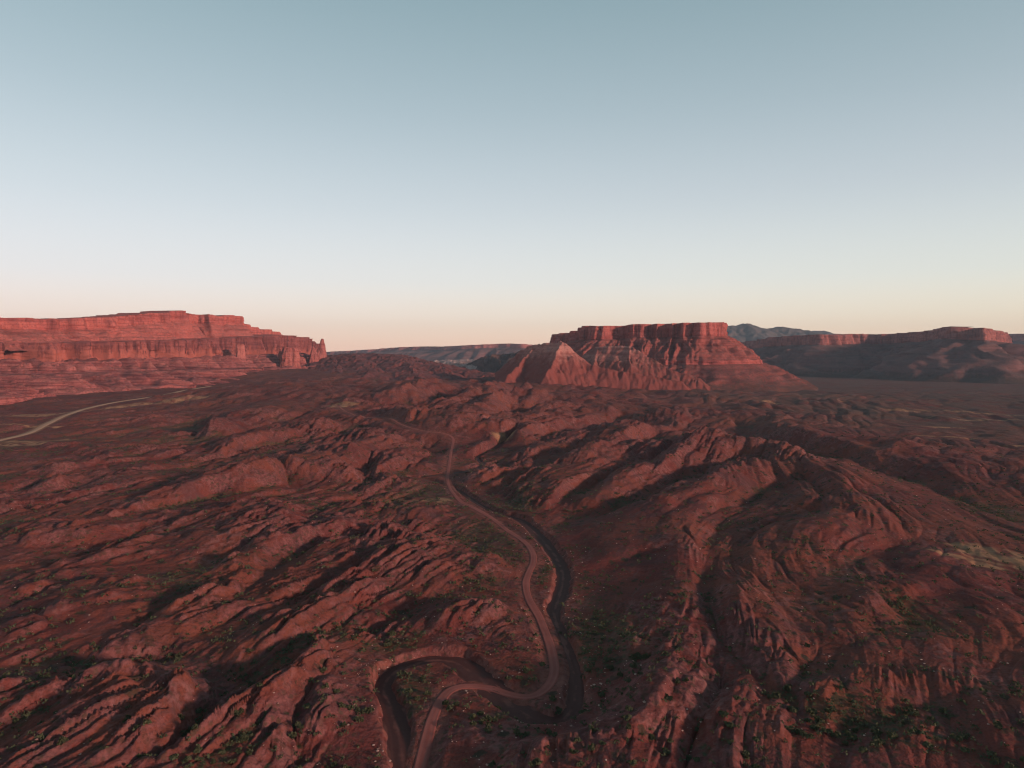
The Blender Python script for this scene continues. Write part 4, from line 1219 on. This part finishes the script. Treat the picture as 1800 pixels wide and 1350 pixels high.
# ------------------------------------------------------------------ towers of rock at the end of the left mesa
def tower(px, d, py0, py1, prof, mat, seed, depth=0.7, flute=0.10, n=110, m_=70):
    """prof: list of (height fraction, left px offset, right px offset) as seen from the front"""
    z0 = z_at(py0, d, px) - 25; z1 = z_at(py1, d, px)
    c = at_dist(px, py0, d)
    pxm = d / math.hypot((px - 900) / F_PX, 1) / F_PX * math.hypot((px - 900) / F_PX, 1)   # metres per photo pixel
    a = np.linspace(0, 2 * math.pi, n, endpoint=False)
    hs = np.r_[-0.25, np.linspace(0, 1, m_), 1.0]
    pr = np.array(prof, float)
    view = np.array([c[0], c[1]]) / math.hypot(c[0], c[1]); side = np.array([view[1], -view[0]])
    X, Y, Z = [], [], []
    for i, h in enumerate(hs):
        l = np.interp(h, pr[:, 0], pr[:, 1]) * pxm; r = np.interp(h, pr[:, 0], pr[:, 2]) * pxm
        mid = (l + r) / 2; half = max((r - l) / 2, 0.4)
        if i == len(hs) - 1:
            half *= 0.1
        ca, sa = np.cos(a), np.sin(a)
        sq = 1 / np.maximum(np.abs(ca), np.abs(sa)) ** 0.45
        zz = z_at(py0, d, px) + h * (z1 - z_at(py0, d, px))
        fl = 1 + 2.0 * flute * (0.5 - 1.5 * np.abs(perlin(2.2 * ca + 50, 2.2 * sa + zz / 110.0, seed))) + 1.2 * flute * (0.4 - 1.3 * np.abs(perlin(6 * ca + 20, 6 * sa + zz / 60.0, seed + 1)))
        fl = fl + 0.05 * np.round(2.5 * perlin(1.3 * ca + 7, 1.3 * sa + zz / 16.0, seed + 5)) + 0.05 * perlin(a * 0 + 3, np.full(n, zz / 5.0), seed + 2)
        lx = mid + half * ca * sq * fl; ly = max(half, 6) * depth * sa * sq * fl
        X.append(c[0] + side[0] * lx + view[0] * ly); Y.append(c[1] + side[1] * lx + view[1] * ly); Z.append(np.full(n, zz) + (2.0 * perlin(a * 3, np.full(n, 7.7), seed + 3) if h > 0.9 else 0))
    return grid_mesh('rock_tower', np.array(X), np.array(Y), np.array(Z), mat, wrap=True)


M_TOWER = rock_material('tower_sandstone', (0.33, 0.092, 0.072), (0.28, 0.080, 0.066), (0.40, 0.145, 0.105), 0.35, 0.9, 0.0, 9, 1.8)
M_TOWER2 = rock_material('pink_tower_sandstone', (0.42, 0.19, 0.155), (0.36, 0.15, 0.12), (0.46, 0.24, 0.20), 0.35, 0.6, 0.0, 9, 1.8)
M_TOWER3 = rock_material('orange_tower_sandstone', (0.40, 0.125, 0.095), (0.34, 0.105, 0.080), (0.44, 0.165, 0.125), 0.35, 0.8, 0.0, 9, 1.8)
towers = [
    (567, 2600, 642, 596, [(-0.3, -24, 9), (0, -21, 6.5), (0.3, -17, 6), (0.5, -10, 5.2), (0.72, -5, 4.2), (0.85, -4, 3.2), (0.96, -2, 2.4), (1, -1, 2)], M_TOWER, 501, 'tall tapering rock spire standing alone at the end of the left mesa'),
    (551, 2560, 644, 610, [(-0.3, -9, 9), (0, -8, 9), (0.6, -5, 7), (0.9, -2, 3), (1, -1, 1)], M_TOWER, 511, 'short jagged rock fin leaning against the tall spire'),
    (511, 2380, 657, 611, [(-0.3, -19, 20), (0, -17, 18), (0.3, -16, 15), (0.7, -13, 13), (0.93, -11.5, 12), (1, -10, 9)], M_TOWER, 521, 'broad fluted red rock tower in front of the left mesa\'s end'),
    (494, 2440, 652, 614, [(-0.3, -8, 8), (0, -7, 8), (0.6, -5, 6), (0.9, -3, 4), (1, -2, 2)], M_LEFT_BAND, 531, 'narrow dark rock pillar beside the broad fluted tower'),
    (423, 2345, 643, 606, [(-0.3, -10, 14), (0, -8, 11), (0.4, -6, 7), (0.9, -6, 6), (1, -5, 5)], M_TOWER3, 541, 'sunlit square-topped rock pillar jutting from the left mesa cliff'),
    (546, 3300, 620, 598, [(-0.3, -10, 10), (0, -9, 9), (0.6, -6, 7), (0.9, -4, 3), (1, -2, 2)], M_TOWER2, 561, 'small pale pink rock knob seen between mesa end and tall spire'),
]
for px, d, p0, p1, prof, mat, sd, lab in towers:
    link('rock_tower', tower(px, d, p0, p1, prof, mat, sd), label=lab, category='rock tower', group='rock towers of the left mesa')

# ------------------------------------------------------------------ shrubs and stones
def plant_material(name, c0, c1):
    t = NT_(name)
    return t.done(t.mix(t.noise(0.8, 2), c0, c1))


M_SHRUB = plant_material('dark_green_shrub', (0.032, 0.040, 0.020), (0.095, 0.100, 0.055))
M_STONE = rock_material('pale_stone', (0.50, 0.31, 0.22), (0.36, 0.19, 0.14), (0.58, 0.40, 0.30), 0.3, 0.0, 0.0, 0.5, 0.1)


def tri_mesh(name, co, tri, mat):
    me = bpy.data.meshes.new(name)
    co = np.asarray(co, np.float32); tri = np.asarray(tri, np.int32)
    me.vertices.add(len(co)); me.vertices.foreach_set('co', co.ravel())
    me.loops.add(tri.size); me.loops.foreach_set('vertex_index', tri.ravel())
    me.polygons.add(len(tri)); me.polygons.foreach_set('loop_start', np.arange(0, tri.size, 3, dtype=np.int32))
    me.update(calc_edges=True)
    me.materials.append(mat)
    return me


def shrub_geo(n, r_):
    """leafy tufts spread through an uneven dome, unit radius"""
    co, tri = [], []
    lobes = [(r_.uniform(-0.5, 0.5), r_.uniform(-0.5, 0.5), r_.uniform(0.3, 0.7), r_.uniform(0.35, 0.6)) for _ in range(5)]
    for i in range(n):
        lx, ly, lz, lr = lobes[r_.integers(5)]
        d = r_.normal(size=3); d /= np.linalg.norm(d); d[2] = abs(d[2]) * 0.9 - 0.15
        c = np.array([lx, ly, lz]) + d * lr * r_.uniform(0.55, 1.0)
        c[2] = max(c[2], 0.02)
        a, b = r_.normal(size=3), r_.normal(size=3)
        a *= 0.26 / np.linalg.norm(a); b *= 0.26 / np.linalg.norm(b)
        k = len(co)
        co += [c + a, c + b, c - a, c - b]
        tri += [(k, k + 1, k + 2), (k, k + 2, k + 3)]
    return np.array(co), np.array(tri)


def stone_geo(r_):
    v = np.array([(1, 0, 0), (-1, 0, 0), (0, 1, 0), (0, -1, 0), (0, 0, 1), (0, 0, -1), (.7, .7, .5), (-.7, .6, .5), (.6, -.7, .4), (-.7, -.6, .5)], float)
    v *= r_.uniform(0.65, 1.15, size=(len(v), 1))
    v[:, 2] *= 0.7
    f = [(6, 4, 0), (4, 6, 2), (2, 7, 4), (7, 1, 4), (1, 9, 4), (9, 3, 4), (3, 8, 4), (8, 0, 4), (0, 6, 8), (6, 0, 2), (7, 2, 1), (9, 1, 3), (8, 3, 0), (0, 2, 5), (2, 1, 5), (1, 3, 5), (3, 0, 5)]
    f = [t_ for t_ in f if t_ != (0, 6, 8)]
    return v, np.array(f)


def scatter(n, r0, r1, th_lim, wfun, r_):
    """random spots on the ground, kept with probability wfun"""
    out = []
    while len(out) < n:
        m = n * 3
        r = np.sqrt(r_.uniform(r0 ** 2, r1 ** 2, m)) if r1 / r0 < 3 else r0 * (r1 / r0) ** r_.uniform(0, 1, m) ** 0.75
        th = r_.uniform(-th_lim, th_lim, m)
        x = np.sin(th) * r; y = np.cos(th) * r
        keep = r_.uniform(0, 1, m) < wfun(x, y)
        for a, b in zip(x[keep], y[keep]):
            out.append((a, b))
    return np.array(out[:n])


def w_shrub(x, y):
    v = sample_grid(veg, x, y); rd = np.minimum(sample_grid(np.minimum(d_road, 50), x, y) - 3.5, sample_grid(np.minimum(d_wash - ww, 50), x, y) - 0.5)
    return np.clip(0.12 + 0.9 * v, 0, 1) * (rd > 0)


def w_stone(x, y):
    v = sample_grid(np.minimum(d_wash - ww, 60), x, y)
    rd = sample_grid(np.minimum(d_road, 50), x, y)
    return np.clip(0.10 + 0.9 * np.exp(-np.maximum(v, 0) / 9), 0, 1) * (v > 0) * (rd > 3.5) * sstep(-0.3, 0.3, fbm(x / 12, y / 12, 3, 121))


MARKS = [('the pale rock bluff left of the wash bend', 610, 1190), ('the dome hill inside the road loop', 850, 1095), ('the sharp crest right of the wash', 1190, 1090),
         ('the lowest bend of the wash', 960, 1255), ('the ford where the road crosses the wash', 830, 1195), ('the bare slope in the bottom left corner', 110, 1285),
         ('the dark gully at lower left', 350, 1280), ('the sunlit hump at lower right', 1560, 1210), ('the bottom right corner', 1720, 1310), ('the forked gully at lower right', 1410, 1250),
         ('the upper bend of the road', 930, 975), ('the green flat beside the road', 755, 870), ('the long ridges at the left edge', 90, 990), ('the broad flat right of the wash', 1065, 1120),
         ('the spurs at the bottom right of centre', 1180, 1300), ('the flat bottom of the picture below the ford', 830, 1310), ('the spot where wash and road leave the frame', 690, 1310),
         ('the hollow left of the dome hill', 690, 1095), ('the curved crest at mid right', 1330, 1000), ('the right-hand edge ridge', 1730, 1060), ('the ridges at mid left', 470, 960), ('the left-hand gully wall', 280, 1130), ('the bottom edge below the dark gully', 230, 1335), ('the ridge above the dark gully', 440, 1265),
         ('the bottom edge left of the wash', 590, 1335), ('the rocky knobs at the bottom left of centre', 460, 1330), ('the foot of the lower right spurs', 1300, 1325), ('the bottom edge at far right', 1570, 1335), ('the head of the forked gully', 1300, 1185)]
mk_xy = to_ground([m_[1] for m_ in MARKS], [m_[2] for m_ in MARKS], 2.0)


def zone(x, y):
    return MARKS[int(np.argmin(np.hypot(mk_xy[:, 0] - x, mk_xy[:, 1] - y)))][0]


def rank_labels(P, what):
    """label per spot: the extremes of each zone are told apart, the rest are alike"""
    zs = [zone(x, y) for x, y in P]
    lab = ['%s near %s' % (what, z_) for z_ in zs]
    for z_ in set(zs):
        idx = [i for i, q in enumerate(zs) if q == z_]
        if len(idx) == 1:
            lab[idx[0]] = 'only %s near %s' % (what, z_)
            continue
        sx = [P[i][0] / P[i][1] for i in idx]; ry = [np.hypot(*P[i]) for i in idx]
        done = set()
        for word, k in (('leftmost', int(np.argmin(sx))), ('rightmost', int(np.argmax(sx))), ('lowest', int(np.argmin(ry))), ('highest', int(np.argmax(ry)))):
            if k not in done:
                done.add(k)
                lab[idx[k]] = '%s %s near %s' % (word, what, z_)
        rest_ = [i for q, i in enumerate(idx) if q not in done]
        mx, my = np.median(sx), np.median(ry)
        for i in rest_:
            where = ('upper' if np.hypot(*P[i]) > my else 'lower') + ('-right' if P[i][0] / P[i][1] > mx else '-left')
            lab[i] = '%s %s near %s' % (where, what, z_)
    return lab, zs


rs = np.random.default_rng(17)
shrub_meshes = [tri_mesh('shrub', *shrub_geo(90, rs), M_SHRUB) for _ in range(5)]
stone_meshes = [tri_mesh('stone', *stone_geo(rs), M_STONE) for _ in range(5)]
P_SH = scatter(6200, 165, 900, R(40), w_shrub, rs)
Z_ = sample_grid(H, P_SH[:, 0], P_SH[:, 1])
size = rs.uniform(0.45, 1.0, len(P_SH)) ** 1.5 * 1.35 + 0.25
# the biggest, seen largest, are things of their own
# a few large bushes picked out in the photograph: (px, py, size)
big = [(1380, 1212, 2.6), (1365, 1228, 2.0), (1440, 1270, 2.2), (1500, 1275, 1.6), (1330, 1150, 1.6), (985, 1100, 1.2), (640, 1105, 2.0), (690, 1112, 2.2), (680, 1125, 1.8), (1135, 1160, 2.0), (1120, 1150, 1.8),
       (1090, 1185, 1.8), (735, 1225, 1.6), (755, 1215, 1.8), (720, 1210, 1.6), (785, 1235, 1.8), (790, 1245, 1.6), (912, 1195, 1.6), (960, 1258, 1.8), (985, 1252, 1.6), (600, 1255, 1.6), (632, 1270, 1.8),
       (530, 1285, 2.0), (515, 1300, 1.8), (330, 1300, 2.0), (340, 1310, 1.8), (320, 1275, 1.6), (160, 1130, 1.6), (260, 1310, 1.8), (225, 1298, 1.8), (1600, 1185, 1.4), (1550, 1100, 1.8), (1420, 1130, 1.6), (955, 1005, 1.4), (948, 1015, 1.5), (952, 1025, 1.4)]
gb = to_ground([b[0] for b in big], [b[1] for b in big], 0.5)
app = size / np.hypot(P_SH[:, 0], P_SH[:, 1])
order = np.argsort(-app)
ind, rest = order[:200], order[200:]


def put(name, me_, x, y, z, sca, rz, lab, cat, grp):
    o = link(name, me_, label=lab, category=cat, group=grp)
    o.location = (x, y, z); o.scale = sca; o.rotation_euler = (0, 0, rz)


L_big, zb_ = rank_labels(gb, 'large bushy green shrub')
L_sm, zs_ = rank_labels(P_SH[ind], 'small dark shrub')
for (x, y), b, lab, zn in zip(gb, big, L_big, zb_):
    put('shrub', shrub_meshes[rs.integers(5)], x, y, sample_grid(H, np.array([x]), np.array([y]))[0] - 0.1, (b[2] * 0.8, b[2] * 0.8, b[2]), rs.uniform(0, 6.28), lab, 'shrub', 'large shrubs near ' + zn)
for i, lab, zn in zip(ind, L_sm, zs_):
    x, y = P_SH[i]
    s_ = size[i]
    put('shrub', shrub_meshes[rs.integers(5)], x, y, Z_[i] - 0.08, (s_, s_, s_ * rs.uniform(0.7, 1.1)), rs.uniform(0, 6.28), lab, 'shrub', 'small shrubs near ' + zn)


def joined(name, P, Zs, sizes, geos, mat):
    co, tri, k = [], [], 0
    for (x, y), z, s_ in zip(P, Zs, sizes):
        v, f = geos[rs.integers(len(geos))]
        a = rs.uniform(0, 6.28); c_, s2 = math.cos(a), math.sin(a)
        w = np.column_stack([(v[:, 0] * c_ - v[:, 1] * s2) * s_ + x, (v[:, 0] * s2 + v[:, 1] * c_) * s_ + y, v[:, 2] * s_ + z])
        co.append(w); tri.append(f + k); k += len(v)
    return tri_mesh(name, np.vstack(co), np.vstack(tri), mat)


lite = [shrub_geo(14, rs) for _ in range(6)]
lite = [(v * 1.25, f) for v, f in lite]
link('scrub', joined('scrub', P_SH[rest], Z_[rest] - 0.05, size[rest], lite, M_SHRUB), kind='stuff', label='scattered low scrub over the red ground', category='scrub')
P_ST = scatter(1900, 165, 700, R(40), w_stone, rs)
Zs_ = sample_grid(H, P_ST[:, 0], P_ST[:, 1])
ssz = 0.14 + 0.40 * rs.uniform(0, 1, len(P_ST)) ** 3
order = np.argsort(-ssz / np.hypot(P_ST[:, 0], P_ST[:, 1]))
L_st, zt_ = rank_labels(P_ST[order[:160]], 'small pale stone')
for i, lab, zn in zip(order[:160], L_st, zt_):
    x, y = P_ST[i]
    put('stone', stone_meshes[rs.integers(5)], x, y, Zs_[i] + 0.05, (ssz[i],) * 3, rs.uniform(0, 6.28), lab, 'stone', 'pale stones near ' + zn)
link('scattered_stones', joined('scattered_stones', P_ST[order[160:]], Zs_[order[160:]] + 0.04, ssz[order[160:]], [stone_geo(rs) for _ in range(6)], M_STONE), kind='stuff', label='small pale stones strewn over the ground', category='stones')

# ------------------------------------------------------------------ haze
hz = bpy.data.materials.new('haze')
hz.use_nodes = True
hz.node_tree.nodes.clear()
ho = hz.node_tree.nodes.new('ShaderNodeOutputMaterial')
hv = hz.node_tree.nodes.new('ShaderNodeVolumePrincipled')
hv.inputs['Color'].default_value = (0.58, 0.80, 1.0, 1)
hv.inputs['Density'].default_value = 0.000030
hv.inputs['Anisotropy'].default_value = 0.0
hz.node_tree.links.new(hv.outputs[0], ho.inputs['Volume'])
zlo = float(min(H.min(), -45)) - 1.0
R_ = 11000.0
me = bpy.data.meshes.new('haze')
v = [(sx * R_, sy * R_, z_) for z_ in (zlo, 560.0) for sx, sy in ((-1, -1), (1, -1), (1, 1), (-1, 1))]
me.from_pydata(v, [], [(3, 2, 1, 0), (4, 5, 6, 7), (0, 1, 5, 4), (1, 2, 6, 5), (2, 3, 7, 6), (3, 0, 4, 7)])
me.materials.append(hz)
link('haze', me, kind='stuff')
